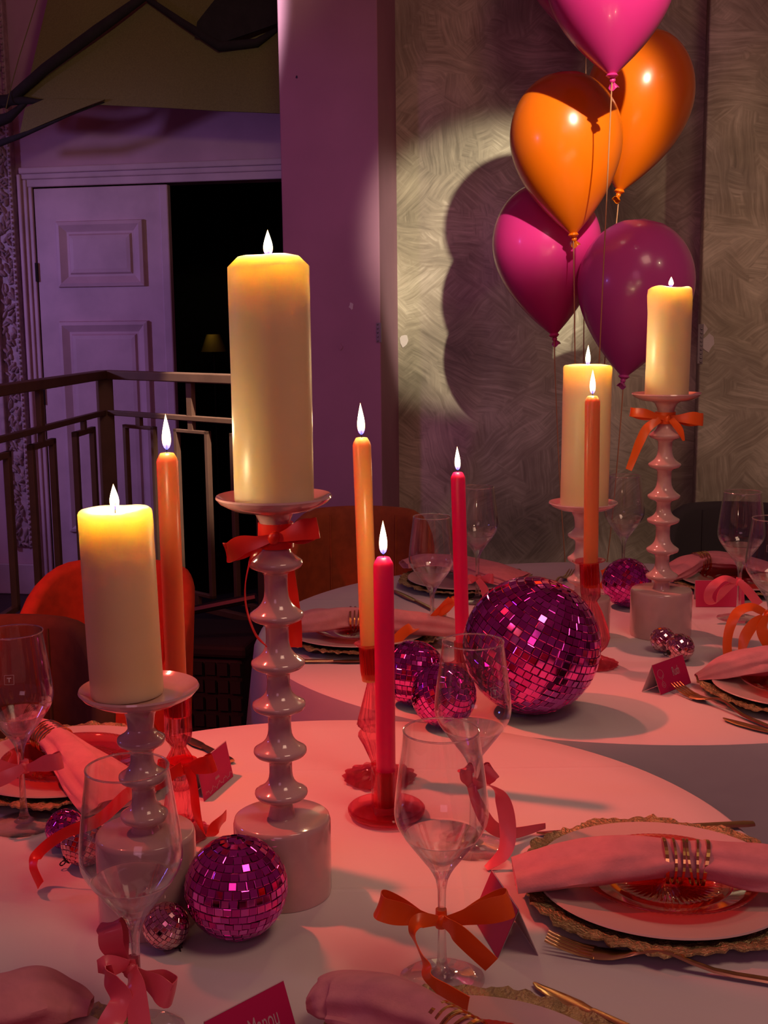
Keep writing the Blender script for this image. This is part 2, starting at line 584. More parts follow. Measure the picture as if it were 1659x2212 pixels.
def blob(r, n=16, m=9, sc=(1, 1, 1)):
    g = lathe([(max(0, r * sin(pi * k / m)) if 0 < k < m else 0, -r * cos(pi * k / m)) for k in range(m + 1)], n)
    return xf(g, sc=sc)

# ================================================================== THE ROOM
YAW = radians(-11)

def wall_obj(name, geo, m, org, smooth=False, parent=None):
    """geometry in wall coordinates (x along the wall, +y into it), set down at org with the walls' yaw"""
    if parent is not None:
        return put(name, geo, m, parent, smooth=smooth)
    return put(name, geo, m, None, (org[0], org[1], 0), (0, 0, YAW), smooth)

struct(put('floor', box(-6, 6, -2.5, 9, -0.06, 0.0), M['floor']))

DW = (-1.05, 5.9)
# wall with the doorway
g = join(box(-3.2, -0.66, 0, 0.16, 0, 3.9), box(-0.66, 1.0, 0, 0.16, 2.03, 3.9), box(1.0, 3.0, 0, 0.16, 0, 3.9))
struct(wall_obj('wall_rear', g, M['wallp'], DW))
# unlit hall seen through the open half of the doorway
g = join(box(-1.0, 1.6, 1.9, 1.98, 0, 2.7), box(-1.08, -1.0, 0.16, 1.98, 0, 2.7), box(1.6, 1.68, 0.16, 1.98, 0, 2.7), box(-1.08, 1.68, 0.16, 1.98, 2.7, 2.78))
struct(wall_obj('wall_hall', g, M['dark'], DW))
# architrave: stepped mouldings on the head and the left jamb
def moulding(x0, x1, z0, z1, steps):
    return join(*[box(x0 + a, x1 - b, -d, 0.002, z0 + c, z1 - e, 0.003) for a, b, c, e, d in steps])
struct(wall_obj('trim_1', join(box(-0.70, 1.05, -0.045, 0.002, 2.085, 2.115, 0.006), box(-0.70, 1.05, -0.030, 0.002, 2.06, 2.09, 0.006),
                               box(-0.69, 1.05, -0.020, 0.002, 2.024, 2.062, 0.005)), M['doorp'], DW))
struct(wall_obj('trim_2', join(box(-0.715, -0.695, -0.04, 0.002, 0, 2.085, 0.006), box(-0.697, -0.672, -0.026, 0.002, 0, 2.06, 0.005),
                               box(-0.674, -0.650, -0.016, 0.002, 0, 2.03, 0.004)), M['doorp'], DW))
struct(wall_obj('baseboard_rear', box(-3.2, -0.72, -0.02, 0.002, 0, 0.16, 0.006), M['doorp'], DW))

# panelled door leaf
door = put('door_1', box(-0.645, 0.032, -0.005, 0.038, 0.012, 2.018, 0.003), M['doorp'], None, (DW[0], DW[1], 0), (0, 0, YAW))
struct(door)
def raised_panel(x0, x1, z0, z1, parent):
    rects = [(0, 0.0), (0.004, 0.018), (0.020, 0.022), (0.052, 0.004), (0.062, 0.004), (0.070, 0.014), (0.088, 0.016)]
    V, Fc = [], []
    for ins, d in rects:
        V += [(x0 + ins, -0.005 - d, z0 + ins), (x1 - ins, -0.005 - d, z0 + ins), (x1 - ins, -0.005 - d, z1 - ins), (x0 + ins, -0.005 - d, z1 - ins)]
    for k in range(len(rects) - 1):
        for i in range(4):
            j = (i + 1) % 4
            Fc.append((4 * k + i, 4 * k + j, 4 * k + 4 + j, 4 * k + 4 + i))
    e = 4 * (len(rects) - 1)
    Fc.append((e, e + 1, e + 2, e + 3))
    return put('door_panel', (V, Fc), M['doorp'], parent)
raised_panel(-0.535, -0.086, 1.543, 1.860, door)
raised_panel(-0.545, -0.080, 0.330, 1.381, door)
put('meeting_stile', box(0.002, 0.046, -0.022, 0.02, 0.014, 2.016, 0.006), M['doorp'], door)
for z in (1.62, 1.02):
    put('hinge', tube([(-0.648, -0.012, z - 0.045), (-0.648, -0.012, z + 0.045)], 0.008, 8), M['chair_leg'], door)

# carved and gilded frame strip on the left of the doorway
tr = wall_obj('trim_3', join(box(-0.87, -0.845, -0.05, 0.002, 0.25, 3.6, 0.006), box(-0.845, -0.755, -0.018, 0.002, 0.25, 3.6), box(-0.757, -0.735, -0.045, 0.002, 0.25, 3.6, 0.006)), M['carve'], DW)
struct(tr)
rnd = random.Random(3)
gs = []
leaf = blob(1, 7, 5)
z = 0.27
while z < 3.5:
    for k in range(3):
        a = rnd.uniform(-1.2, 1.2)
        gs.append(xf(leaf, (-0.80 + rnd.uniform(-0.034, 0.034), -0.022, z + rnd.uniform(-0.012, 0.012)), (0, a, 0), (rnd.uniform(0.006, 0.011), rnd.uniform(0.008, 0.018), rnd.uniform(0.018, 0.030))))
    z += 0.028
o = wall_obj('carved_foliage', join(*gs), M['carve'], DW, True, tr)
o['kind'] = 'stuff'
for i in range(60):
    pass
bd = join(*[xf(blob(0.008, 6, 4), (-0.746, -0.047, 0.27 + 0.026 * i)) for i in range(125)])
o = wall_obj('bead_row', bd, M['carve'], DW, True, tr)
o['kind'] = 'stuff'

# column (front face, return on the right)
struct(put('column_1', box(-0.149, 0.1585, 0, 0.42, 0, 3.9, 0.004), M['column'], None, (-0.160, 3.80, 0), (0, 0, YAW)))
colm = bpy.data.objects['column_1']
def chip(u, z, s, parent, m, seed=0, y=-0.0015):
    r = random.Random(seed)
    poly = [(u + s * r.uniform(.5, 1) * cos(a) * .7, z + s * r.uniform(.5, 1) * sin(a)) for a in [2 * pi * k / 9 for k in range(9)]]
    return put('plaster_chip', prism(poly, y, y + 0.004), m, parent)
chip(0.067, 1.412, 0.014, colm, M['bare'], 1)
chip(0.030, 1.288, 0.012, colm, M['column'], 2, -0.003)
chip(-0.092, 2.10, 0.006, colm, M['chair_leg'], 3)

# recess wall with brushed limewash, and the pier on its right
struct(put('wall_recess', box(-0.55, 0.62, 0, 0.18, 0, 3.9), M['plaster'], None, (0.46, 3.985, 0), (0, 0, YAW)))
struct(put('wall_right', box(0, 2.6, 0, 0.5, 0, 3.9, 0.004), M['plaster'], None, (0.978, 3.74, 0), (0, 0, YAW)))
pier = bpy.data.objects['wall_right']
# bare patches where the corner bead shows
for (u, z, s, sd) in ((0.024, 1.285, 0.034, 5), (0.010, 1.33, 0.02, 6)):
    chip(u, z, s, pier, M['bare'], sd, -0.002)
put('corner_bead', join(box(-0.006, 0.010, -0.004, 0.004, 1.225, 1.345), *[xf(blob(0.0035, 6, 4), (0.004, -0.004, 1.23 + 0.0125 * i)) for i in range(9)]), M['bead'], pier)
put('corner_bead', join(box(0.145, 0.1605, -0.003, 0.004, 1.30, 1.36), *[xf(blob(0.003, 6, 4), (0.150, -0.003, 1.305 + 0.0125 * i)) for i in range(5)]), M['bead'], colm)
rec = bpy.data.objects['wall_recess']
chip(-0.392, 1.30, 0.030, rec, M['bare'], 8, -0.003)

# olive canvas canopy hung in folds above the doorway
can = thing('draped_canopy', 'olive canvas canopy draped in folds above the panelled door', 'drapery', (-1.0, 5.45, 0), YAW)
def sheet(name, poly, y, m, th=0.012, bulge=0.03):
    bm = bmesh.new()
    vs = [bm.verts.new((x, 0, zz)) for x, zz in poly]
    f = bm.faces.new(vs)
    cx = sum(p[0] for p in poly) / len(poly); cz = sum(p[1] for p in poly) / len(poly)
    bmesh.ops.subdivide_edges(bm, edges=list(bm.edges), cuts=6, use_grid_fill=True)
    bmesh.ops.triangulate(bm, faces=list(bm.faces))
    bmesh.ops.subdivide_edges(bm, edges=list(bm.edges), cuts=1)
    bmesh.ops.triangulate(bm, faces=list(bm.faces))
    for v in bm.verts:
        v.co.y = y + bulge * (noise.noise(Vector((v.co.x * 3.1, y * 7, v.co.z * 3.3))))
    geom = bmesh.ops.extrude_face_region(bm, geom=list(bm.faces))
    for v in geom['geom']:
        if isinstance(v, bmesh.types.BMVert):
            v.co.y += th
    bmesh.ops.recalc_face_normals(bm, faces=list(bm.faces))
    return put(name, from_bm(bm), m, can, smooth=False)
sheet('lower_sheet', [(-0.60, 2.345), (-0.595, 2.363), (-0.3, 2.535), (0.022, 2.722), (0.18, 2.61), (0.333, 2.508), (0.572, 2.586), (0.95, 2.71), (0.95, 2.205), (0.576, 2.242)], -0.02, M['fabric'], bulge=0.02)
sheet('upper_sheet', [(-0.62, 2.36), (-0.601, 2.373), (-0.40, 3.02), (0.95, 3.02), (0.95, 2.62), (0.33, 2.45), (0.05, 2.66), (-0.28, 2.5)], 0.05, M['fabric'], bulge=0.02)
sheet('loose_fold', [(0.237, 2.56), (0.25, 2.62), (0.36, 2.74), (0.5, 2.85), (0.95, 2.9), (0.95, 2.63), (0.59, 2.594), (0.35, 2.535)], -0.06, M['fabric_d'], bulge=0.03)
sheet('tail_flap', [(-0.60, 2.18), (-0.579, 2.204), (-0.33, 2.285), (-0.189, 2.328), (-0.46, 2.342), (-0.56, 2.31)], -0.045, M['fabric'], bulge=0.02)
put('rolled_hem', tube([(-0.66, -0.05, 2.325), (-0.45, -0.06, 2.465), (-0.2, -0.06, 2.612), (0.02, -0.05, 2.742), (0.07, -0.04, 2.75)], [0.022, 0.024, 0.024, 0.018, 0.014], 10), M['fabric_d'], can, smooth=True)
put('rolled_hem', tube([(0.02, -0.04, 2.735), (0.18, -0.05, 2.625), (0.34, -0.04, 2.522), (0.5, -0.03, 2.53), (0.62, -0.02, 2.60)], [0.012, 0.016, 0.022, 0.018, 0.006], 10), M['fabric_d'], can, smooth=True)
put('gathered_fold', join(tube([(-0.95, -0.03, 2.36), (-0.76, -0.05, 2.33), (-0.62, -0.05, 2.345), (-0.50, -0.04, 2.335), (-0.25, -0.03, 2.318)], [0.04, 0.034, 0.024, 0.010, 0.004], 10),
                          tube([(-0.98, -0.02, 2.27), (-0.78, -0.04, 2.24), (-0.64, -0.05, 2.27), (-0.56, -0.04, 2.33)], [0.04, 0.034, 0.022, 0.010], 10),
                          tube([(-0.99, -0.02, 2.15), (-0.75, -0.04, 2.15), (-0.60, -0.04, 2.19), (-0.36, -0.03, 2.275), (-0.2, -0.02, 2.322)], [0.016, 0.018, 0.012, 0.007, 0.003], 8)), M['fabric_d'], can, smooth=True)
put('tie_cord', tube([(-0.47, -0.04, 2.78), (-0.56, -0.075, 2.52), (-0.61, -0.08, 2.38), (-0.63, -0.09, 2.30)], 0.0022, 6), M['fabric'], can)

# balustrade: two runs meeting at a corner post
BC, BL, BR = Vector((-1.10, 4.78, 0)), Vector((-1.17, 3.70, 0)), Vector((-0.537, 4.27, 0))
bal = thing('balustrade', 'bronze metal balustrade with rectangular loops in front of the panelled door', 'railing', BC)
def run(end, ext):
    d = end - BC
    L = d.length + ext
    return math.atan2(d.y, d.x), L
for end, ext, frames, zlo in ((BL, 0.35, [0.287, 0.745, 1.165], 0.47), (BR, 0.20, [0.218, 0.535, 0.852], 0.355)):
    ang, L = run(end, ext)
    def bpart(name, geo):
        return put(name, geo, M['rail'], bal, rot=(0, 0, ang))
    bpart('top_rail', box(0, L, -0.026, 0.026, 1.152, 1.186, 0.004))
    bpart('mid_rail', box(0, L, -0.012, 0.012, 1.010, 1.030, 0.003))
    bpart('bottom_rail', box(0, L, -0.014, 0.014, 0.298, 0.322, 0.003))
    hw = 0.118 if end is BL else 0.098
    t = 0.020 if end is BL else 0.013
    for k, c in enumerate(frames):
        if c + hw > L:
            continue
        zt = 0.978
        bpart('loop_frame', join(box(c - hw, c - hw + t * 1.4, -0.010, 0.010, zlo, zt, 0.002), box(c + hw - t * 1.4, c + hw, -0.010, 0.010, zlo, zt, 0.002),
                                 box(c - hw, c + hw, -0.010, 0.010, zt - t, zt, 0.002), box(c - hw, c + hw, -0.010, 0.010, zlo, zlo + t, 0.002)))
        bpart('connector', box(c - 0.014, c + 0.014, -0.009, 0.009, zt - 0.002, 1.012, 0.002))
        bpart('connector', box(c - 0.014, c + 0.014, -0.009, 0.009, zlo - 0.16 if end is BL else 0.318, zlo + 0.002, 0.002))
        if k == 1:
            bpart('connector', box(c - 0.016, c + 0.016, -0.010, 0.010, 1.028, 1.155, 0.002))
put('corner_post', box(-0.030, 0.030, -0.030, 0.030, 0, 1.155, 0.004), M['rail'], bal, rot=(0, 0, radians(20)))
for end, ext in ((BL, 0.33), (BR, 0.18)):
    ang, L = run(end, ext)
    d = (end - BC).normalized() * (L - 0.02)
    put('end_post', box(-0.022, 0.022, -0.022, 0.022, 0, 1.155, 0.003), M['rail'], bal, loc=d, rot=(0, 0, ang))

# dim lamp far inside the unlit hall
hl = thing('hall_lamp', 'dim yellow lampshade deep in the dark doorway', 'lamp', (-0.985, 7.10, 0), YAW)
put('lamp_shade', lathe([(0.075, 1.20), (0.040, 1.30), (0.037, 1.30), (0.072, 1.20)], 24, cap=False), mat('lamp_shade_cloth', (0.30, 0.20, 0.03), 0.8), hl, smooth=True)
put('lamp_stem', lathe([(0.08, 0.0), (0.08, 0.02), (0.012, 0.04), (0.010, 1.22)], 16), M['chair_leg'], hl)
ll = bpy.data.lights.new('hall_lamp_bulb', 'POINT'); ll.energy = 0.035; ll.color = (1.0, 0.75, 0.25); ll.shadow_soft_size = 0.02
lo = bpy.data.objects.new('hall_lamp_bulb', ll); COL.objects.link(lo); lo.parent = hl; lo.location = (0.0, -0.10, 1.33)

# low dark crate and handrail in the shade beyond the tables
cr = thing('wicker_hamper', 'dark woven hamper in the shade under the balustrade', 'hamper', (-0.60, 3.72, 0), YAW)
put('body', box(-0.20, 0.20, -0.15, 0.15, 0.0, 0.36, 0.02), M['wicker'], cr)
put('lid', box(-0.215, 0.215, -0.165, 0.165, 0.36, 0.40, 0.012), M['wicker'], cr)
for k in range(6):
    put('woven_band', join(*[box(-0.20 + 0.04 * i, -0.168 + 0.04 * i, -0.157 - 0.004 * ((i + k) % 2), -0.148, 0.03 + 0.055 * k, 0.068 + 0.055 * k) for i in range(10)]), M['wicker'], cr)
put('low_handrail', tube([(-0.26, -0.19, 0.44), (0.0, -0.19, 0.50), (0.26, -0.19, 0.56)], 0.014, 8), M['chair_leg'], cr)  # the low black handrail, kept as a part of the hamper

# ================================================================== TABLES
def oval(cx, cy, a, bpos, bneg, n=128):
    P = []
    for i in range(n):
        t = 2 * pi * i / n
        P.append((cx + a * cos(t), cy + (bpos if sin(t) > 0 else bneg) * sin(t), t))
    return P

def tablecloth(name, label, cx, cy, a, bp, bn, z, flare, folds, blockdir):
    base = oval(0, 0, a, bp, bn)
    n = len(base)
    V, Fc = [(0, 0, z)], []
    rows = []
    for s in (0.25, 0.5, 0.75, 0.9, 0.985):
        rows.append([(x * s, y * s, z) for x, y, t in base])
    rows.append([(x * 0.998, y * 0.998, z - 0.004) for x, y, t in base])
    for k, dz in enumerate((0.02, 0.07, 0.16, 0.30, 0.46, 0.62, 0.735)):
        ring = []
        for x, y, t in base:
            f = dz / 0.735
            w = sin(folds * t + 0.6 * sin(3 * t)) * 0.6 + 0.4 * sin(folds * 1.7 * t + 1.3)
            blk = 1 - max(0, cos(t - blockdir)) ** 2 * 0.99
            d = (0.004 + flare * f + 0.030 * f ** 0.7 * w * blk) * (blk if blk < 0.6 else 1)
            r = sqrt(x * x + y * y)
            if blk < 0.35:
                d = 0.0 - 0.02 * f
            ring.append((x * (1 + d / r), y * (1 + d / r), z - dz))
        rows.append(ring)
    for r in rows:
        V += r
    for i in range(n):
        Fc.append((0, 1 + i, 1 + (i + 1) % n))
    for k in range(len(rows) - 1):
        A, B = 1 + k * n, 1 + (k + 1) * n
        for i in range(n):
            j = (i + 1) % n
            Fc.append((A + i, B + i, B + j, A + j))
    o = put(name, (V, Fc), M['cloth'], None, (cx, cy, 0), smooth=True)
    tag(o, label, 'tablecloth', 'white tablecloths')
    tb = thing('round_table', label.replace('white tablecloth', 'round banquet table').replace('spread over', 'under'), 'table', (cx, cy, 0), 0, 'banquet tables')
    bm_ = [(x * 0.97, y * 0.97) for x, y, t in base]
    m = len(bm_)
    put('tabletop', ([(x, y, z - 0.03) for x, y in bm_] + [(x, y, z - 0.003) for x, y in bm_], [tuple(range(m - 1, -1, -1)), tuple(range(m, 2 * m))] + [(i, (i + 1) % m, (i + 1) % m + m, i + m) for i in range(m)]), M['wicker'], tb)
    put('pedestal', lathe([(0.24, 0), (0.24, 0.02), (0.05, 0.05), (0.04, 0.4), (0.06, z - 0.03)], 24), M['chair_leg'], tb)
    return o
T1, T2 = (-0.078, 1.322), (0.465, 2.36)
ang12 = math.atan2(T2[1] - T1[1], T2[0] - T1[0])
tablecloth('tablecloth', 'white tablecloth on the front table with three candlesticks and the orange bow glass', *T1, 0.517, 0.490, 0.60, 0.75, 0.03, 16, ang12)
tablecloth('tablecloth', 'white tablecloth on the back table by the balloons under the big mirror ball', *T2, 0.72, 0.672, 0.675, 0.75, 0.07, 14, ang12 + pi)
bpy.data.objects['round_table']['label'] = 'round banquet table hidden under the front white tablecloth'
bpy.data.objects['round_table.001']['label'] = 'round banquet table hidden under the back white tablecloth by the balloons'

# ================================================================== CHAIRS
def tub_chair(label, x, y, rz, top, m, width=0.25, seat_z=0.46):
    """upholstered tub chair; the hollow of the back looks along local -y"""
    t = thing('velvet_chair', label, 'chair', (x, y, 0), rz, 'velvet tub chairs')
    na, nz = 28, 10
    amax = radians(112)
    R, th = width, 0.045
    loops = []
    for i in range(na + 1):
        a = -amax + 2 * amax * i / na
        q = abs(a) / amax
        zt = top - 0.24 * max(0, (q - 0.35) / 0.65) ** 2.2
        zb = 0.40
        loop = []
        for k in range(nz + 1):          # outer face going up
            f = k / nz
            rr = R + 0.02 * f
            loop.append((rr * sin(a), rr * cos(a), zb + (zt - zb - 0.02) * f))
        for k in range(1, 5):            # rolled rim
            q2 = pi * k / 5
            rr = R + 0.02 - th / 2 + th / 2 * cos(q2)
            loop.append((rr * sin(a), rr * cos(a), zt - 0.02 + 0.02 * sin(q2)))
        for k in range(nz + 1):          # inner face going down
            f = 1 - k / nz
            rr = R + 0.02 * f - th
            loop.append((rr * sin(a), rr * cos(a), zb + (zt - zb - 0.02) * f))
        loops.append(loop)
    V = [p for l in loops for p in l]
    n = len(loops[0])
    Fc = []
    for i in range(na):
        for k in range(n):
            l = (k + 1) % n
            Fc.append((i * n + k, i * n + l, (i + 1) * n + l, (i + 1) * n + k))
    Fc.append(tuple(range(n)))
    Fc.append(tuple(na * n + k for k in range(n - 1, -1, -1)))
    put('backrest', (V, Fc), m, t, smooth=True)
    for s in (-1, 1):
        a = s * radians(38)
        pts = [((R - th + 0.02 * f - 0.001) * sin(a * (1 - 0.1 * f)), (R - th + 0.02 * f - 0.001) * cos(a * (1 - 0.1 * f)), 0.47 + (top - 0.02 - 0.47) * f) for f in [k / 8 for k in range(9)]]
        put('seam_piping', tube(pts, 0.003, 6), m, t)
    g = lathe([(0.0, seat_z - 0.07), (0.19, seat_z - 0.07), (0.215, seat_z - 0.05), (0.218, seat_z - 0.015), (0.20, seat_z + 0.006), (0.0, seat_z + 0.014)], 36)
    put('seat', xf(g, (0, -0.02, 0), sc=(width / 0.25, width / 0.25, 1)), m, t, smooth=True)
    for sx in (-1, 1):
        for sy in (-1, 1):
            put('leg', tube([(sx * 0.13, sy * 0.13, seat_z - 0.06), (sx * 0.19, sy * 0.19, 0.0)], [0.014, 0.009], 10), M['chair_leg'], t)
    return t
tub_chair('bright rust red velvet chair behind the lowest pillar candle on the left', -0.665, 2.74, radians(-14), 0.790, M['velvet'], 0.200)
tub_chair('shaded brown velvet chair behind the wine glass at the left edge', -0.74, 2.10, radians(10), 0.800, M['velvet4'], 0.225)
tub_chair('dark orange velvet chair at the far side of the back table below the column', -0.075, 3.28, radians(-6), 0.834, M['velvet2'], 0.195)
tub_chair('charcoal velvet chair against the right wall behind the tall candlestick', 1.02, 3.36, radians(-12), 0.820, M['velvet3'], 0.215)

TZ = 0.7505          # top of both cloths

# ================================================================== CANDLESTICKS AND PILLAR CANDLES
def candlestick(label, x, y, zd, rd, rings, rr, neck, zb, rb, group='pale pink ceramic candlesticks', ringtaper=0.0):
    t = thing('candlestick', label, 'candlestick', (x, y, TZ), 0, group)
    put('base', lathe([(rb * 0.985, 0), (rb, 0.004), (rb * 1.0, zb - TZ - 0.006), (rb * 0.975, zb - TZ - 0.001), (rb * 0.94, zb - TZ), (0, zb - TZ + 0.0005)], 64), M['ceramic'], t, smooth=True)
    P = [(neck * 1.25, zb - TZ - 0.001), (neck * 1.12, zb - TZ + 0.006), (neck, zb - TZ + 0.012)]
    zs = sorted(rings)
    for i, zr in enumerate(zs):
        z = zr - TZ
        nxt = (zs[i + 1] if i + 1 < len(zs) else zd - 0.016) - TZ
        h = nxt - z
        q = rr
        P += [(neck * 1.02, z - 0.0125), (neck * 1.22, z - 0.0095), (q * 0.74, z - 0.0068), (q * 0.93, z - 0.0042), (q * 0.99, z - 0.0016), (q, z), (q * 0.985, z + 0.0022)]
        hh = h * 0.62
        P += [(neck + (q * 0.965 - neck) * (1 - f) ** 3.6, z + 0.0028 + (hh - 0.0028) * f) for f in (0.04, 0.09, 0.15, 0.22, 0.3, 0.4, 0.55, 0.75, 1.0)]
    z = zd - TZ
    nk = neck * 1.12
    P += [(nk, z - 0.050), (nk, z - 0.040), (nk * 1.12, z - 0.028), (nk * 1.45, z - 0.018), (nk * 1.9, z - 0.0145)]
    put('turned_stem', lathe(P, 48), M['ceramic'], t, smooth=True)
    put('saucer', lathe([(nk * 1.6, z - 0.0150), (rd * 0.72, z - 0.0125), (rd * 0.93, z - 0.0055), (rd, z - 0.0005), (rd * 0.985, z + 0.0015), (rd * 0.93, z - 0.0005), (rd * 0.80, z - 0.0055), (rd * 0.72, z - 0.0065), (0, z - 0.0065)], 64), M['ceramic'], t, smooth=True)
    return t

def flame_on(parent, z, h, r, watts=0.35, dx=0.0):
    P = []
    for k in range(15):
        f = k / 14
        w = sin(pi * f ** 0.66) ** 0.9 * (1 - 0.35 * f) * 1.15 if 0 < f < 1 else 0
        P.append((r * w, z + h * f))
    put('flame', lathe(P, 14, cap=False), M['flame'], parent, (dx, 0, 0), smooth=True)
    d = bpy.data.lights.new('candle_flame', 'POINT')
    d.energy = watts * 0.85
    d.color = (1.0, 0.68, 0.37)
    d.shadow_soft_size = 0.007
    o = bpy.data.objects.new('candle_flame_light', d)
    COL.objects.link(o)
    o.parent = parent
    o.location = (dx, 0, z + max(0.014, h * 0.5))

def pillar(label, x, y, z0, z1, r, fh, tilt=(0, 0), rim='round', seed=0, light=0.45):
    t = thing('pillar_candle', label, 'candle', (x, y, z0), 0, 'cream pillar candles')
    t.rotation_euler = (tilt[0], tilt[1], 0)
    h = z1 - z0
    ch = 0.0125 if rim == 'chamfer' else 0.005
    P = [(0, 0), (r * 0.98, 0), (r, 0.003), (r, h * 0.25), (r, h * 0.5), (r, h * 0.75), (r, h - ch - 0.012), (r, h - ch)]
    if rim == 'chamfer':
        P += [(r, h - 0.0112), (r - 0.0009, h - 0.0102), (r - 0.0095, h - 0.0018), (r - 0.0107, h - 0.0008), (r - 0.0125, h - 0.0004)]
    else:
        P += [(r - 0.001, h - 0.0022), (r - 0.0035, h - 0.0004), (r - 0.006, h)]
    P += [(r * 0.7, h - 0.0015), (r * 0.45, h - 0.003), (0.006, h - 0.0045), (0, h - 0.0045)]
    sd = seed * 1.7
    def fn(a, rr, zz):
        if zz > h - 0.02 and rr > r * 0.6:
            q = (0.0016 if rim == 'melted' else 0.0007)
            if rim == 'melted':
                rr = rr - 0.0022 * max(0, (zz - (h - 0.02)) / 0.02) + (0.0030 * max(0, cos(a - pi)) ** 8 if zz < h - 0.004 else 0)
            return rr, zz + q * (sin(2 * a + sd) + 0.5 * sin(5 * a + sd * 2)) - (0.002 if rim == 'melted' else 0)
        return rr * (1 + 0.004 * sin(3 * a + zz * 30 + sd)), zz
    put('wax_body', lathe(P, 56, fn), M['cream'], t, smooth=True)
    wk = put('wick', tube([(0, 0, h - 0.006), (0.0004, 0, h + 0.003), (0.0012, 0, h + 0.008)], 0.0011, 6), M['wick'], t)
    flame_on(wk, h - 0.001, fh, 0.0047, light * 1.5)
    return t

def bow(name, label, knot, m, loops, tails, group=None, wrap_r=0.0, wrap_h=0.014):
    """loops: (end point, width, depth gap); tails: lists of world (x, y, z, width[, twist])"""
    t = thing(name, label, 'ribbon', knot, 0, group)
    K = Vector(knot)
    kf = Vector((0, -wrap_r - 0.003, 0))
    for end, w, gap in loops:
        e = Vector(end) - K
        side = 1 if e.x > 0 else -1
        a = kf + Vector((0.003 * side, 0, 0))
        mid = (a + e) / 2
        pts = [(*a, w * 0.40, 0), (*(a + (e - a) * 0.28 + Vector((0, -0.004, 0.001))), w * 0.62, 0), (*(a + (e - a) * 0.65 + Vector((0, -gap * 0.5, 0.003))), w, 0),
               (*(e + Vector((-0.004 * side, -gap * 0.35, 0.0))), w, 0), (*(e + Vector((0, gap * 0.1, 0))), w, 0), (*(e + Vector((-0.004 * side, gap * 0.5, -0.001))), w, 0),
               (*(a + (e - a) * 0.6 + Vector((0, gap * 0.6, -0.004))), w * 0.9, 0), (*(a + (e - a) * 0.25 + Vector((0, 0.003, -0.002))), w * 0.5, 0), (*(a + Vector((0, 0.002, 0))), w * 0.35, 0)]
        en = Vector((e.x, 0, e.z)).normalized()
        wd = Vector((-en.z, 0.18 * side, en.x))
        if wd.z < 0:
            wd = -wd
        put('loop', strip(pts, wd, k=6), m, t, smooth=True)
    for tail in tails:
        P = []
        for q in tail:
            v = Vector(q[:3]) - K
            P.append((v.x, v.y, v.z) + tuple(q[3:]))
        put('tail', strip(P, None, k=8), m, t, smooth=True)
    if wrap_r:
        put('wrapped_band', lathe([(0, -wrap_h / 2), (wrap_r + 0.0010, -wrap_h / 2), (wrap_r + 0.0014, 0), (wrap_r + 0.0010, wrap_h / 2), (0, wrap_h / 2)], 24), m, t, smooth=True)
    put('knot', xf(blob(1, 12, 8), kf, (0.2, 0.3, 0.2), (0.0065, 0.0045, 0.0075)), m, t, smooth=True)
    return t

# front left
candlestick('short pale pink ceramic candlestick at the left behind a wine glass', -0.250, 1.176, 1.000, 0.0605, [0.946, 0.907, 0.865], 0.0245, 0.0118, 0.848, 0.051)
pillar('short cream pillar candle on the low candlestick at the left', -0.262, 1.176, 0.9945, 1.184, 0.0365, 0.026, (0, radians(-1.2)), 'round', 1, 0.5)
# front middle
candlestick('tall pale pink ceramic candlestick in the middle of the front table', -0.114, 1.235, 1.186, 0.0605, [1.116, 1.06, 1.008, 0.962, 0.911, 0.864], 0.0285, 0.0122, 0.837, 0.0525)
pillar('tallest cream pillar candle raised on the middle candlestick', -0.1135, 1.235, 1.1805, 1.431, 0.0412, 0.026, (0, 0), 'chamfer', 2, 0.55)
# back pair
candlestick('pale pink candlestick of the back table behind the big mirror ball', 0.383, 2.287, 1.016, 0.066, [0.953, 0.907, 0.865], 0.029, 0.0140, 0.832, 0.055)
pillar('wide cream pillar candle behind the coral taper on the back table', 0.385, 2.287, 1.0105, 1.279, 0.0458, 0.038, (0, radians(0.6)), 'round', 3, 0.5)
candlestick('tall pale pink candlestick with an orange bow on the back table', 0.541, 2.301, 1.222, 0.066, [1.143, 1.086, 1.025, 0.978, 0.92, 0.868], 0.0312, 0.0135, 0.842, 0.0595)
pillar('cream pillar candle with a melted rim on the tall candlestick at the right', 0.541, 2.301, 1.2165, 1.424, 0.0410, 0.018, (0, radians(0.9)), 'melted', 4, 0.5)

# ribbon bows on the two tall candlesticks
bow('ribbon_bow', 'red satin ribbon bow on the neck of the middle candlestick', (-0.1129,1.2350,1.1457), M['red_ribbon'],
    [((-0.0686,1.2220,1.1543), 0.0215, 0.010), ((-0.1643,1.2220,1.1302), 0.0200, 0.012)],
    [[(*(-0.1285,1.2150,1.1350), 0.010, 60), (*(-0.1373,1.2050,1.1226), 0.012, 82), (*(-0.1422,1.2000,1.0972), 0.015, 86), (*(-0.1410,1.2000,1.0729), 0.016, 84), (*(-0.1331,1.2000,1.0485), 0.016, 80), (*(-0.1221,1.2000,1.0356), 0.016, 70)],
     [(*(-0.1076,1.2620,1.1334), 0.012, 10), (*(-0.1042,1.2700,1.0964), 0.017, 20), (*(-0.1016,1.2720,1.0652), 0.018, 10), (*(-0.0986,1.2720,1.0394), 0.016, 0), (*(-0.0987,1.2720,1.0146), 0.016, 0)]],
    'ribbon bows', 0.0175, 0.026)
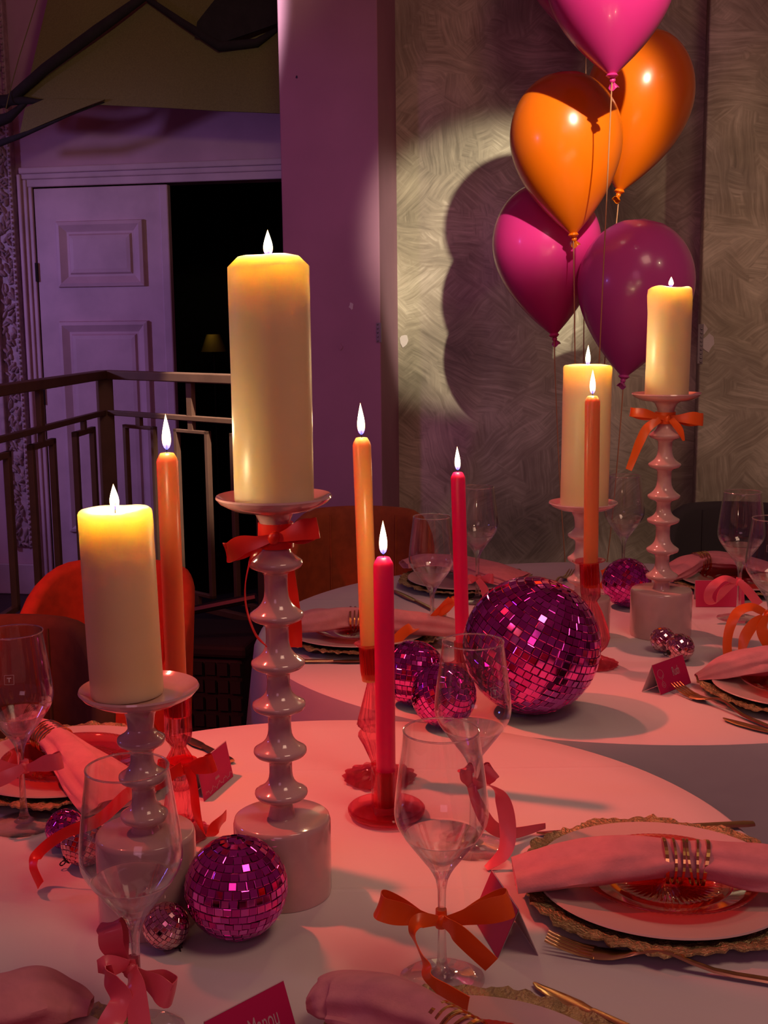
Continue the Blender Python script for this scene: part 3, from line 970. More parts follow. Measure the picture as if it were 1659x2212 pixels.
bow('ribbon_bow', 'orange satin bow on the neck of the tall candlestick at the right', (0.5398,2.3010,1.1764), M['orange_ribbon'],
    [((0.4709,2.2900,1.1886), 0.017, 0.02), ((0.6088,2.2900,1.1730), 0.0235, 0.022)],
    [[(*(0.5240,2.2780,1.1758), 0.013, 20), (*(0.4994,2.2720,1.1590), 0.018, 35), (*(0.4855,2.2700,1.1330), 0.019, 45), (*(0.4756,2.2700,1.1067), 0.017, 50), (*(0.4656,2.2700,1.0803), 0.013, 40)],
     [(*(0.5452,2.2750,1.1758), 0.012, 10), (*(0.5589,2.2720,1.1584), 0.015, 30), (*(0.5654,2.2720,1.1451), 0.012, 50), (*(0.5692,2.2720,1.1345), 0.006, 60)]],
    'ribbon bows', 0.0185, 0.022)

# ================================================================== TAPERS IN PINK GLASS HOLDERS
def taper(label, bottom, top, r, m, fh=0.042, watts=0.30):
    B, T = Vector(bottom), Vector(top)
    t = thing('taper_candle', label, 'candle', B, 0, 'dinner taper candles')
    d = T - B
    t.rotation_euler = d.to_track_quat('Z', 'Y').to_euler()
    h = d.length
    P = [(0, 0), (r * 0.92, 0), (r * 0.96, 0.004)] + [(r * (0.97 + 0.03 * f), 0.004 + (h - 0.014) * f) for f in (0.25, 0.5, 0.75, 1)]
    P += [(r * 0.90, h - 0.0065), (r * 0.62, h - 0.0005), (r * 0.40, h), (0, h - 0.001)]
    put('wax_body', lathe(P, 28), m, t, smooth=True)
    wk = put('wick', tube([(0, 0, h - 0.003), (0, 0, h + 0.004), (0.0008, 0, h + 0.010)], 0.0009, 6), M['wick'], t)
    flame_on(wk, h + 0.003, fh, 0.0050, watts)
    return t

def ribbed(k, amp, z0=-9, z1=9):
    def fn(a, r, z):
        return (r * (1 + amp * cos(k * a)) if z0 < z < z1 else r), z
    return fn

def holder(label, x, y, prof, foot, k=18, amp=0.05, cup=None, lean=None):
    """pink ribbed glass candle holder: blown body (cup, bulbs, neck) and a scalloped foot"""
    t = thing('candle_holder', label, 'candle holder', (x, y, TZ), 0, 'pink glass candle holders')
    lr = None
    if lean:
        lr = (Vector(lean) - t.location).to_track_quat('Z', 'Y').to_euler()
    put('body', lathe(prof, 72, ribbed(k, amp)), M['pink_glass'], t, rot=lr, smooth=True)
    if foot:
        def sc(a, r, z):
            return r * (1 + 0.05 * cos(16 * a) * (r / foot) ** 2), z + 0.0012 * cos(16 * a) * (r / foot)
        put('foot', lathe([(foot * 0.96, 0.002), (foot, 0.0040), (foot * 0.94, 0.0064), (foot * 0.55, 0.0125), (foot * 0.25, 0.020), (0.0095, 0.0235)], 96, sc), M['pink_glass'], t, smooth=True)
    if cup:
        put('drip_rim', lathe(cup, 48, cap=False), M['pink_glass'], t, rot=lr, smooth=True)
    return t

# front left, behind the short candlestick
holder('ribbed pink glass candle holder behind the short candlestick', -0.249, 1.382,
       [(0.008, 0.012), (0.016, 0.020), (0.0205, 0.035), (0.0175, 0.052), (0.0100, 0.0595), (0.0150, 0.064), (0.0148, 0.068), (0.0095, 0.0725), (0.0135, 0.080), (0.0165, 0.088), (0.0155, 0.098), (0.0090, 0.110),
        (0.0085, 0.114), (0.0145, 0.122), (0.0160, 0.132), (0.0155, 0.160), (0.0158, 0.182), (0.0138, 0.182), (0.0135, 0.160), (0.0133, 0.151), (0, 0.150)], 0.034)
taper('orange taper candle behind the short pillar candle at the left', (-0.2490, 1.382, 0.9020), (-0.2495, 1.382, 1.217), 0.0126, M['orange_wax'])
# front middle, peach
holder('pink glass candle holder with a scalloped foot behind the hot pink taper', -0.010, 1.558,
       [(0.009, 0.018), (0.0095, 0.026), (0.018, 0.050), (0.0235, 0.062), (0.0225, 0.068), (0.0185, 0.0715), (0.0195, 0.074), (0.0240, 0.079), (0.0215, 0.088), (0.0120, 0.118), (0.0070, 0.134),
        (0.0072, 0.137), (0.0128, 0.143), (0.0138, 0.152), (0.0138, 0.186), (0.0126, 0.186), (0.0126, 0.155), (0.0124, 0.150), (0, 0.149)], 0.049, 20, 0.05,
       [(0.0135, 0.186), (0.0195, 0.190), (0.0205, 0.191), (0.0195, 0.1915), (0.0128, 0.1880)], (-0.0217,1.5580,0.9387))
taper('peach taper candle leaning slightly left of the hot pink taper', (-0.0208,1.5580,0.8888), (-0.0281,1.5580,1.2155), 0.0120, M['peach_wax'])
# hot pink in a square block on a round dish
t = thing('candle_holder', 'square pink glass block candle holder on a round dish', 'candle holder', (-0.001, 1.435, TZ), radians(8), 'pink glass candle holders')
put('dish', lathe([(0.030, 0.0015), (0.044, 0.002), (0.0478, 0.006), (0.0485, 0.0105), (0.0465, 0.0125), (0.0445, 0.0105), (0.041, 0.0065), (0, 0.0065)], 64), M['pink_glass'], t, smooth=True)
blk = [(0.0165, 0.0066), (0.0170, 0.009), (0.0170, 0.058), (0.0162, 0.0605), (0.0136, 0.0605), (0.0133, 0.058), (0.0132, 0.0135), (0, 0.0125)]
def sq(a, r, z):
    if r > 0.015:
        c = max(abs(cos(a)), abs(sin(a)))
        return min(r / c, r * 1.30), z
    return r, z
put('square_cup', lathe(blk, 64, sq), M['pink_glass'], t)
taper('hot pink taper candle in the square glass block at the centre', (-0.001, 1.435, 0.7645), (-0.0014,1.4350,1.0815), 0.0124, M['pink_wax'])
# pink taper behind the mirror balls
t = thing('candle_holder', 'low pink glass candle holder behind the mirror balls', 'candle holder', (0.138, 2.077, TZ), 0, 'pink glass candle holders')
put('body', lathe([(0.036, 0), (0.038, 0.004), (0.022, 0.010), (0.015, 0.016), (0.016, 0.05), (0.0132, 0.05), (0.0130, 0.014), (0, 0.013)], 64, ribbed(18, 0.03)), M['pink_glass'], t, smooth=True)
taper('bright pink taper candle left of the big mirror ball', (0.138, 2.077, 0.7645), (0.1291,2.0770,1.1037), 0.0127, M['pink_wax'])
# coral taper in front of the wide pillar
holder('ribbed pink glass candle holder right of the big mirror ball', 0.374, 2.088,
       [(0.009, 0.018), (0.012, 0.024), (0.024, 0.036), (0.029, 0.050), (0.026, 0.070), (0.018, 0.098), (0.0105, 0.116), (0.0105, 0.119), (0.0160, 0.126), (0.0168, 0.136), (0.0162, 0.188), (0.0140, 0.188), (0.0138, 0.150), (0, 0.149)], 0.042, 18, 0.06,
       [(0.0160, 0.187), (0.028, 0.191), (0.0295, 0.1925), (0.028, 0.193), (0.0148, 0.189)], (0.3617,2.0880,0.9389))
taper('coral orange taper candle in front of the wide pillar candle', (0.3649,2.0880,0.8945), (0.3631,2.0880,1.2328), 0.0132, M['orange_wax'])

# ================================================================== MIRROR BALLS
unit_tile = {}
def tile_mesh(m):
    if m.name not in unit_tile:
        v = [(-.5, -.5, 0), (.5, -.5, 0), (.5, .5, 0), (-.5, .5, 0), (-.5, -.5, .7), (.5, -.5, .7), (.5, .5, .7), (-.5, .5, .7), (-.42, -.42, 1), (.42, -.42, 1), (.42, .42, 1), (-.42, .42, 1)]
        f = [(3, 2, 1, 0)] + [(i, (i + 1) % 4, (i + 1) % 4 + 4, i + 4) for i in range(4)] + [(i + 4, (i + 1) % 4 + 4, (i + 1) % 4 + 8, i + 8) for i in range(4)] + [(8, 9, 10, 11)]
        unit_tile[m.name] = mesh('mirror_tile', v, f, m)
    return unit_tile[m.name]

def mirror_ball(label, c, R, ts, m, mrest, rot, nsep=300, seed=0, cap_dir=None, group='mirror balls'):
    rnd = random.Random(seed)
    t = thing('mirror_ball', label, 'disco ball', c, 0, group)
    t.rotation_euler = rot
    put('core', blob(R * 0.965, 40, 22), M['core'], t, smooth=True)
    inv = Euler(rot).to_matrix().inverted()
    view = inv @ (Vector((0, 0, 1.364)) - Vector(c)).normalized()
    tiles = []
    rows = max(6, round(pi * R / ts))
    for i in range(rows):
        la = -pi / 2 + pi * (i + 0.5) / rows
        n = max(3, round(2 * pi * R * cos(la) / ts))
        off = rnd.uniform(0, 1)
        for k in range(n):
            lo = 2 * pi * (k + off) / n
            d = Vector((cos(la) * cos(lo), cos(la) * sin(lo), sin(la)))
            w = 2 * pi * R * cos(la) / n * 0.93
            h = pi * R / rows * 0.93
            tiles.append((d.dot(view), d, w, h))
    tiles.sort(key=lambda q: -q[0])
    th = R * 0.012 + 0.0006
    rest = []
    cnt = 0
    for dt, d, w, h in tiles:
        jit = 0.045
        nrm = (d + Vector((rnd.gauss(0, jit), rnd.gauss(0, jit), rnd.gauss(0, jit)))).normalized()
        e = Vector((0, 0, 1)).cross(d)
        if e.length < 1e-3:
            e = Vector((1, 0, 0))
        e = (e - nrm * e.dot(nrm)).normalized()
        u = nrm.cross(e)
        p = d * (R * 0.968)
        Mx = Matrix((( e.x * w, u.x * h, nrm.x * th, p.x), (e.y * w, u.y * h, nrm.y * th, p.y), (e.z * w, u.z * h, nrm.z * th, p.z), (0, 0, 0, 1)))
        if cnt < nsep and dt > -0.05:
            o = bpy.data.objects.new('mirror_tile', tile_mesh(m))
            COL.objects.link(o)
            o.parent = t
            o.matrix_local = Mx
            cnt += 1
        else:
            me = tile_mesh(m)
            rest.append(([tuple(Mx @ v.co) for v in me.vertices], [tuple(q.vertices) for q in me.polygons]))
    if rest:
        o = put('mirror_tiles', join(*rest), mrest, t)
        o['kind'] = 'stuff'
    if cap_dir:
        q = (inv @ Vector(cap_dir)).normalized()
        hc = put('hanger_cap', xf(lathe([(R * 0.22, -0.002), (R * 0.22, 0.001), (R * 0.08, 0.003), (0, 0.003)], 16), q * R, q.to_track_quat('Z', 'Y').to_euler()), M['chair_leg'], t)
        put('wire_loop', xf(tube([(0.0035 * cos(a), 0, 0.006 + 0.0035 * sin(a)) for a in [2 * pi * k / 12 for k in range(12)]], 0.0008, 5, True), q * R, q.to_track_quat('Z', 'Y').to_euler()), M['chair_leg'], hc)
    return t

mirror_ball('biggest magenta mirror ball at the front of the back table', (0.229, 1.831, 0.8600), 0.109, 0.0128, M['tile'], M['tile_s'], (radians(14), radians(24), 0.3), 300, 1)
mirror_ball('magenta mirror ball in front of the short candlestick on the front table', (-0.153, 1.138, 0.8030), 0.052, 0.0086, M['tile'], M['tile_s'], (radians(2), radians(2), 0.1), 260, 2)
mirror_ball('small magenta mirror ball nearest the tapers, half behind the other', (0.045, 1.877, 0.8035), 0.0525, 0.0088, M['tile'], M['tile_s'], (radians(-10), radians(14), 0.4), 240, 3)
mirror_ball('small magenta mirror ball seen through the empty wine glass', (0.088, 1.768, 0.8010), 0.0500, 0.0090, M['tile'], M['tile_s'], (radians(52), radians(-24), 1.0), 240, 4)
mirror_ball('magenta mirror ball behind the tall candlestick on the back table', (0.520, 2.532, 0.8040), 0.053, 0.0100, M['tile'], M['tile_s'], (radians(8), radians(26), 0.2), 200, 5)
mirror_ball('tiny pale pink mirror ball beside the bow glass at the front left', (-0.221, 1.117, 0.7735), 0.0228, 0.0053, M['tile_p'], M['tile_p'], (radians(20), radians(34), 0.5), 170, 6, (0.55, -0.15, -0.85), 'tiny mirror balls')
mirror_ball('tiny mirror ball at the left, the farther of the pair under the ribbon', (-0.382, 1.352, 0.7735), 0.0230, 0.0060, M['tile'], M['tile_p'], (radians(30), radians(-20), 0.5), 120, 7, None, 'tiny mirror balls')
mirror_ball('tiny mirror ball at the left, the nearer of the pair by the wine glass', (-0.348, 1.305, 0.7770), 0.0262, 0.0060, M['tile_p'], M['tile_s'], (radians(-30), radians(30), 0.2), 130, 8, (-0.7, -0.3, -0.6), 'tiny mirror balls')
mirror_ball('tiny pale mirror ball touching the base of the tall back candlestick', (0.516, 2.174, 0.7737), 0.0230, 0.0066, M['tile_p'], M['tile_p'], (radians(10), radians(40), 0.1), 80, 9, None, 'tiny mirror balls')
mirror_ball('tiny pale mirror ball right behind the lettered place card', (0.533, 2.112, 0.7757), 0.0250, 0.0066, M['tile_p'], M['tile_s'], (radians(40), radians(10), 0.6), 90, 10, (-0.9, -0.3, -0.3), 'tiny mirror balls')

# ================================================================== WINE GLASSES
BOWL = [(0.0045, 0.1045), (0.0090, 0.1085), (0.0165, 0.1180), (0.0270, 0.1320), (0.0360, 0.1450), (0.0415, 0.1550), (0.0436, 0.1640), (0.0434, 0.1740), (0.0418, 0.1900), (0.0392, 0.2100), (0.0365, 0.2300), (0.0347, 0.2440)]
def bowl_r(z):
    for (r0, z0), (r1, z1) in zip(BOWL, BOWL[1:]):
        if z0 <= z <= z1:
            return r0 + (r1 - r0) * (z - z0) / (z1 - z0)
    return BOWL[-1][0]
SB = spline(BOWL, 4)
wall_t = 0.0011
SB = [q for q in SB if q[1] > 0.1430]
g_bowl = lathe(SB + [(SB[-1][0] - 0.0004, SB[-1][1] + 0.0007)] + [(max(0.0005, r - wall_t), z + (0.0030 if z < 0.12 else 0.0004)) for r, z in reversed(SB)], 64, cap=False)
g_stem = lathe([(0.0125, 0.0062), (0.0085, 0.0085), (0.0058, 0.0130), (0.0044, 0.0230), (0.0037, 0.0450), (0.0036, 0.0700), (0.0040, 0.0900), (0.0058, 0.1000), (0.0090, 0.1070), (0.0125, 0.1128), (0.0168, 0.1184), (0.0225, 0.1262), (0.0275, 0.1328), (0.0350, 0.1434), (0.0339, 0.1438), (0.0258, 0.1336), (0.0205, 0.1272), (0.0130, 0.1200), (0.0060, 0.1150), (0, 0.1140)], 48)
g_foot = lathe([(0.0392, 0.0004), (0.0402, 0.0014), (0.0395, 0.0024), (0.0300, 0.0036), (0.0180, 0.0052), (0.0120, 0.0066), (0, 0.0066)], 64)
me_bowl, me_stem, me_foot = mesh('bowl', *g_bowl, M['glass'], True), mesh('stem', *g_stem, M['stem'], True), mesh('foot', *g_foot, M['glass'], True)
me_rim = mesh('rim', *tube([(0.0345 * cos(a), 0.0345 * sin(a), 0.2446) for a in [2 * pi * k / 64 for k in range(64)]], 0.00095, 8, True), M['stem'], True)

def wine_glass(label, x, y, mark=None, s=1.0):
    t = thing('wine_glass', label, 'wine glass', (x, y, TZ), 0, 'empty wine glasses')
    t.scale = (s, s, s)
    for n, me in (('bowl', me_bowl), ('stem', me_stem), ('foot', me_foot), ('rim', me_rim)):
        link(n, me, t)
    if mark is not None:
        # frosted square with a T, laid on the bowl
        a0, zc = mark
        segs = [(-9, -9, 9, -9), (9, -9, 9, 9), (9, 9, -9, 9), (-9, 9, -9, -9), (-4.2, 3.6, 4.2, 3.6), (0, 3.6, 0, -4.6)]
        V, Fc = [], []
        def onb(u, v):
            z = zc + v * 0.0006
            r = bowl_r(z) + 0.0003
            a = a0 + u * 0.0006 / r
            return (r * cos(a), r * sin(a), z)
        for i, (u0, v0, u1, v1) in enumerate(segs):
            hw = 0.32 if i < 4 else 1.0
            for k in range(6):
                fa, fb = k / 6, (k + 1) / 6
                q = []
                for f, sg in ((fa, -1), (fb, -1), (fb, 1), (fa, 1)):
                    u, v = u0 + (u1 - u0) * f, v0 + (v1 - v0) * f
                    if abs(u1 - u0) > abs(v1 - v0):
                        v += sg * hw
                    else:
                        u += sg * hw
                    q.append(onb(u, v))
                b = len(V)
                V += q
                Fc.append((b, b + 1, b + 2, b + 3))
        put('etched_mark', (V, Fc), M['etch'], t)
    return t

wine_glass('empty wine glass with an orange bow at the front centre', 0.050, 1.053)
wine_glass('empty wine glass with a pink bow in front of the mirror balls', 0.1005, 1.341, (radians(-58), 0.196), 1.02)
wine_glass('empty wine glass with a pink bow at the front left', -0.219, 0.969, (radians(-148), 0.172))
wine_glass('empty wine glass with a pink bow at the left edge of the picture', -0.451, 1.418, (radians(-83), 0.197), 1.01)
wine_glass('wine glass with an orange ribbon beside the peach taper', 0.090, 2.244, None, 1.015)
wine_glass('wine glass just behind the bright pink taper candle', 0.204, 2.594, None, 1.045)
wine_glass('wine glass between the wide pillar and the tall candlestick', 0.551, 2.727, (radians(-58), 0.192), 1.06)
wine_glass('wine glass with a pink bow in front of the magenta place card at the right', 0.728, 2.416, None, 1.08)
wine_glass('wine glass with an orange bow at the right edge of the picture', 0.694, 2.115, (radians(-113), 0.200), 1.06)

# ------------------------------------------------------------------ bows on the glass stems
G = 'ribbon bows'
bow('ribbon_bow', 'orange satin bow on the stem of the front centre glass', (0.0493,1.0530,0.8120), M['orange_ribbon'],
    [((-0.0097,1.0350,0.8344), 0.0215, 0.022), ((0.1123,1.0350,0.8348), 0.0230, 0.018)],
    [[(*(0.0447,1.0360,0.8186), 0.010, 10), (*(0.0278,1.0280,0.8221), 0.014, 55), (*(0.0221,1.0200,0.8152), 0.012, 62), (*(0.0268,1.0120,0.8037), 0.010, 66), (*(0.0323,1.0040,0.7947), 0.012, 45), (*(0.0359,0.9900,0.7871), 0.015, 20), (*(0.0503,0.9750,0.7826), 0.018, 0), (*(0.0684,0.9620,0.7784), 0.018, 0)],
     [(*(0.0506,1.0360,0.8177), 0.012, 0), (*(0.0614,1.0240,0.8139), 0.019, 10), (*(0.0758,1.0180,0.8021), 0.020, 10), (*(0.0929,1.0120,0.7877), 0.019, 10)]], G, 0.0042, 0.018)
bow('ribbon_bow', 'coral pink ribbon bow on the glass in front of the mirror balls', (0.1002,1.3410,0.8274), M['pink_ribbon'],
    [((0.1235,1.3300,0.8484), 0.020, 0.012), ((0.0887,1.3300,0.8517), 0.016, 0.010)],
    [[(*(0.0996,1.3250,0.8366), 0.011, 10), (*(0.1190,1.3150,0.8359), 0.018, 60), (*(0.1319,1.3050,0.8220), 0.019, 20), (*(0.1368,1.2950,0.7929), 0.019, 5), (*(0.1322,1.2850,0.7696), 0.016, 30), (*(0.1107,1.2780,0.7532), 0.008, 70)],
     [(*(0.0974,1.3250,0.8310), 0.010, 10), (*(0.1071,1.3250,0.8055), 0.016, 20), (*(0.1211,1.3250,0.7827), 0.017, 0), (*(0.1465,1.3450,0.7650), 0.015, -10), (*(0.1905,1.3750,0.7606), 0.007, -20)]], G, 0.0040, 0.016)
bow('ribbon_bow', 'shiny pink ribbon bow on the stem of the front left glass', (-0.2224,0.9690,0.8141), M['pink_ribbon'],
    [((-0.1825,0.9450,0.8045), 0.021, 0.02), ((-0.2375,0.9500,0.8613), 0.020, 0.02)],
    [[(*(-0.2219,0.9500,0.8262), 0.011, 0), (*(-0.2378,0.9380,0.8311), 0.020, 60), (*(-0.2322,0.9320,0.8220), 0.020, 20), (*(-0.2235,0.9280,0.8076), 0.019, 0), (*(-0.2313,0.9150,0.7928), 0.020, 20), (*(-0.2337,0.9000,0.7838), 0.020, 0)],
     [(*(-0.2181,0.9500,0.8219), 0.014, 0), (*(-0.2138,0.9350,0.8158), 0.020, 0), (*(-0.2086,0.9220,0.8027), 0.020, 5), (*(-0.2034,0.9050,0.7843), 0.020, 0)]], G, 0.0042, 0.018)
bow('ribbon_bow', 'coral pink ribbon bow on the glass at the left edge', (-0.4468,1.4180,0.8270), M['pink_ribbon'],
    [((-0.3962,1.4000,0.8404), 0.020, 0.014), ((-0.4836,1.4000,0.8302), 0.022, 0.014)],
    [[(*(-0.4429,1.4000,0.8321), 0.010, 10), (*(-0.4588,1.3950,0.8241), 0.016, 20), (*(-0.4756,1.3900,0.8175), 0.017, 0)]], G, 0.0042, 0.016)
bow('ribbon_bow', 'bright red ribbon bow on the glass holder of the orange taper', (-0.2457,1.3820,0.8402), M['red_ribbon'],
    [((-0.2015,1.3400,0.8579), 0.020, 0.016), ((-0.2706,1.3450,0.8512), 0.018, 0.016)],
    [[(*(-0.2328,1.3520,0.8492), 0.012, 0), (*(-0.2271,1.3450,0.8268), 0.016, 40), (*(-0.2223,1.3350,0.7966), 0.016, 40), (*(-0.2102,1.3250,0.7746), 0.015, 60), (*(-0.2004,1.3300,0.7837), 0.015, 0), (*(-0.1916,1.3550,0.7871), 0.015, 0)],
     [(*(-0.2394,1.3400,0.8539), 0.012, 0), (*(-0.2596,1.3100,0.8467), 0.015, 30), (*(-0.2878,1.2850,0.8450), 0.015, 40), (*(-0.3183,1.2620,0.8235), 0.014, 40), (*(-0.3575,1.2620,0.8077), 0.012, 20), (*(-0.3853,1.2620,0.7874), 0.013, 40), (*(-0.3892,1.2450,0.7780), 0.013, 10), (*(-0.3762,1.2250,0.7650), 0.012, 0)]], G, 0.0172, 0.012)
bow('ribbon_bow', 'orange ribbon tied with twisted tails on the glass beside the peach taper', (0.0904,2.2440,0.8003), M['orange_ribbon'],
    [((0.1342,2.2200,0.8426), 0.014, 0.014)],
    [[(*(0.0808,2.2250,0.8024), 0.012, 10), (*(0.0594,2.2150,0.7944), 0.018, 60), (*(0.0398,2.2050,0.7882), 0.020, 10), (*(0.0133,2.1900,0.7674), 0.022, -10)],
     [(*(0.0879,2.2250,0.8069), 0.010, 10), (*(0.1079,2.2200,0.8304), 0.016, 40), (*(0.1249,2.2100,0.8460), 0.016, 0)]], G, 0.0042, 0.014)
bow('ribbon_bow', 'pink ribbon bow on the glass behind the bright pink taper', (0.2068,2.5940,0.8043), M['pink_ribbon'],
    [((0.2377,2.5750,0.8060), 0.020, 0.016), ((0.1790,2.5750,0.8046), 0.018, 0.012)],
    [[(*(0.2035,2.5780,0.8037), 0.012, 0), (*(0.2160,2.5700,0.7867), 0.018, 20), (*(0.2227,2.5650,0.7650), 0.018, 0)]], G, 0.0042, 0.014)
bow('ribbon_bow', 'orange ribbon tail on the glass between pillar and candlestick', (0.5500,2.7270,0.8047), M['orange_ribbon'],
    [((0.4973,2.7000,0.7870), 0.018, 0.014)],
    [[(*(0.5371,2.7100,0.8039), 0.012, 0), (*(0.5164,2.7000,0.7867), 0.018, 20), (*(0.4961,2.6900,0.7545), 0.018, 0)]], G, 0.0042, 0.014)
bow('ribbon_bow', 'pink ribbon bow on the glass before the magenta place card', (0.7265,2.4160,0.8290), M['pink_ribbon'],
    [],
    [[(*(0.7155,2.3980,0.8330), 0.010, 0), (*(0.6866,2.3900,0.8409), 0.017, 70), (*(0.6605,2.3850,0.8211), 0.018, 20), (*(0.6565,2.3850,0.7991), 0.017, 0), (*(0.6717,2.3880,0.7905), 0.016, 60), (*(0.6880,2.3920,0.8135), 0.018, 0), (*(0.7143,2.4000,0.8307), 0.011, 0)],
     [(*(0.7230,2.3980,0.8329), 0.012, 0), (*(0.7373,2.3900,0.8163), 0.018, 10), (*(0.7587,2.3800,0.7885), 0.018, 0)]], G, 0.0045, 0.016)
bow('ribbon_bow', 'long orange bow on the glass at the right edge', (0.6892,2.1150,0.8336), M['orange_ribbon'],
    [],
    [[(*(0.6767,2.0950,0.8437), 0.012, 0), (*(0.6510,2.0880,0.8550), 0.018, 60), (*(0.6258,2.0800,0.8480), 0.018, 50), (*(0.6112,2.0720,0.8249), 0.017, 20), (*(0.6040,2.0640,0.7993), 0.016, 5), (*(0.6035,2.0560,0.7720), 0.016, 0)],
     [(*(0.6753,2.0950,0.8353), 0.012, 0), (*(0.6571,2.0880,0.8237), 0.019, 20), (*(0.6406,2.0800,0.8030), 0.020, 20), (*(0.6325,2.0720,0.7799), 0.013, 30)],
     [(*(0.6811,2.0950,0.8352), 0.012, 0), (*(0.6713,2.0850,0.8158), 0.020, 0), (*(0.6788,2.0800,0.7950), 0.022, -10), (*(0.6925,2.0800,0.7812), 0.022, 0)]], G, 0.0045, 0.016)

# ================================================================== PLACE SETTINGS
def charger_geo(seed, R=0.160):
    nr, na = 18, 200
    V, Fc = [(0, 0, 0.004)], []
    for k in range(1, nr + 1):
        f = k / nr
        for i in range(na):
            a = 2 * pi * i / na
            v = Vector((cos(a) * 2.2, sin(a) * 2.2, seed * 3.1))
            edge = 1 + 0.045 * noise.noise(v * 1.6) + 0.035 * noise.noise(v * 4.5) + 0.026 * noise.noise(v * 13)
            r = R * f * (1 + (edge - 1) * f ** 4)
            z = 0.004 + 0.010 * max(0, (f - 0.6) / 0.4) ** 1.3
            if f > 0.62:
                w = Vector((r * cos(a) * 70, r * sin(a) * 70, seed))
                z += 0.002 + 0.0030 * noise.noise(w * 1.3) + 0.0026 * noise.noise(w * 3.1) + 0.0030 * noise.noise(v * 6)
            V.append((r * cos(a), r * sin(a), max(0.002, z)))
    top = len(V)
    V += [(x, y, max(0.0, z - 0.0025)) for x, y, z in V]
    def quads(o, flip):
        for i in range(na):
            j = (i + 1) % na
            q = (o, o + 1 + i, o + 1 + j)
            Fc.append(q[::-1] if flip else q)
        for k in range(nr - 1):
            A, B = o + 1 + k * na, o + 1 + (k + 1) * na
            for i in range(na):
                j = (i + 1) % na
                q = (A + i, B + i, B + j, A + j)
                Fc.append(q[::-1] if flip else q)
    quads(0, False)
    quads(top, True)
    A = 1 + (nr - 1) * na
    for i in range(na):
        j = (i + 1) % na
        Fc.append((A + i, A + top + i, A + top + j, A + j))
    return V, Fc

PLATE = lathe([(0, 0.0), (0.085, 0.0), (0.088, 0.0012), (0.112, 0.0055), (0.1365, 0.0105), (0.1385, 0.0118), (0.1372, 0.0134), (0.134, 0.0128), (0.112, 0.0085), (0.088, 0.0045), (0.082, 0.0038), (0, 0.0038)], 80)
def glass_plate_geo():
    P = [(0, 0), (0.05, 0.0), (0.052, 0.001), (0.070, 0.0035), (0.088, 0.0095), (0.0955, 0.0125), (0.0965, 0.0140), (0.0950, 0.0146), (0.086, 0.0118), (0.069, 0.0060), (0.064, 0.0044), (0.060, 0.0054), (0.052, 0.0036), (0.045, 0.0030), (0.030, 0.0032), (0.012, 0.0032), (0, 0.0032)]
    def fn(a, r, z):
        if 0.011 < r < 0.046 and z > 0.002:
            return r, z + 0.0009 * cos(48 * a)
        if r > 0.09:
            return r * (1 + 0.004 * cos(96 * a)), z
        return r, z
    return lathe(P, 192, fn)
GLASSPLATE = glass_plate_geo()
GLASSPLATE = (GLASSPLATE[0], GLASSPLATE[1])
me_plate = mesh('dinner_plate', *PLATE, M['plate'], True)
me_gplate = mesh('glass_plate', *GLASSPLATE, M['plate_glass'], True)

def setting(x, y, where, seed, rz=0.0, glass=True):
    o = put('charger_plate', charger_geo(seed), M['gold'], None, (x, y, TZ + 0.0005), (0, 0, rz), True)
    tag(o, 'ragged gold charger plate ' + where, 'charger plate', 'gold charger plates')
    o = link('dinner_plate', me_plate, None, (x, y, TZ + 0.0075))
    tag(o, 'blush dinner plate ' + where, 'plate', 'blush dinner plates')
    if glass:
        o = link('glass_plate', me_gplate, None, (x + 0.004, y - 0.004, TZ + 0.0120))
        tag(o, 'pressed pink glass plate ' + where, 'plate', 'pink glass plates')

setting(0.297, 1.222, 'at the front right', 1)
setting(0.062, 0.853, 'at the bottom edge below the orange bow glass', 2, 1.0)
setting(-0.335, 0.850, 'at the bottom left corner', 3, 2.0)
setting(-0.438, 1.594, 'at the left behind the pink bow glass', 4, 0.5)
setting(-0.052, 2.295, 'on the near left of the back table', 5, 1.7)
setting(0.192, 2.765, 'at the far side of the back table', 6, 0.2, False)
setting(0.824, 2.729, 'at the far right of the back table', 7, 2.4)
setting(0.678, 1.910, 'at the right edge beside the lettered place card', 8, 0.9)

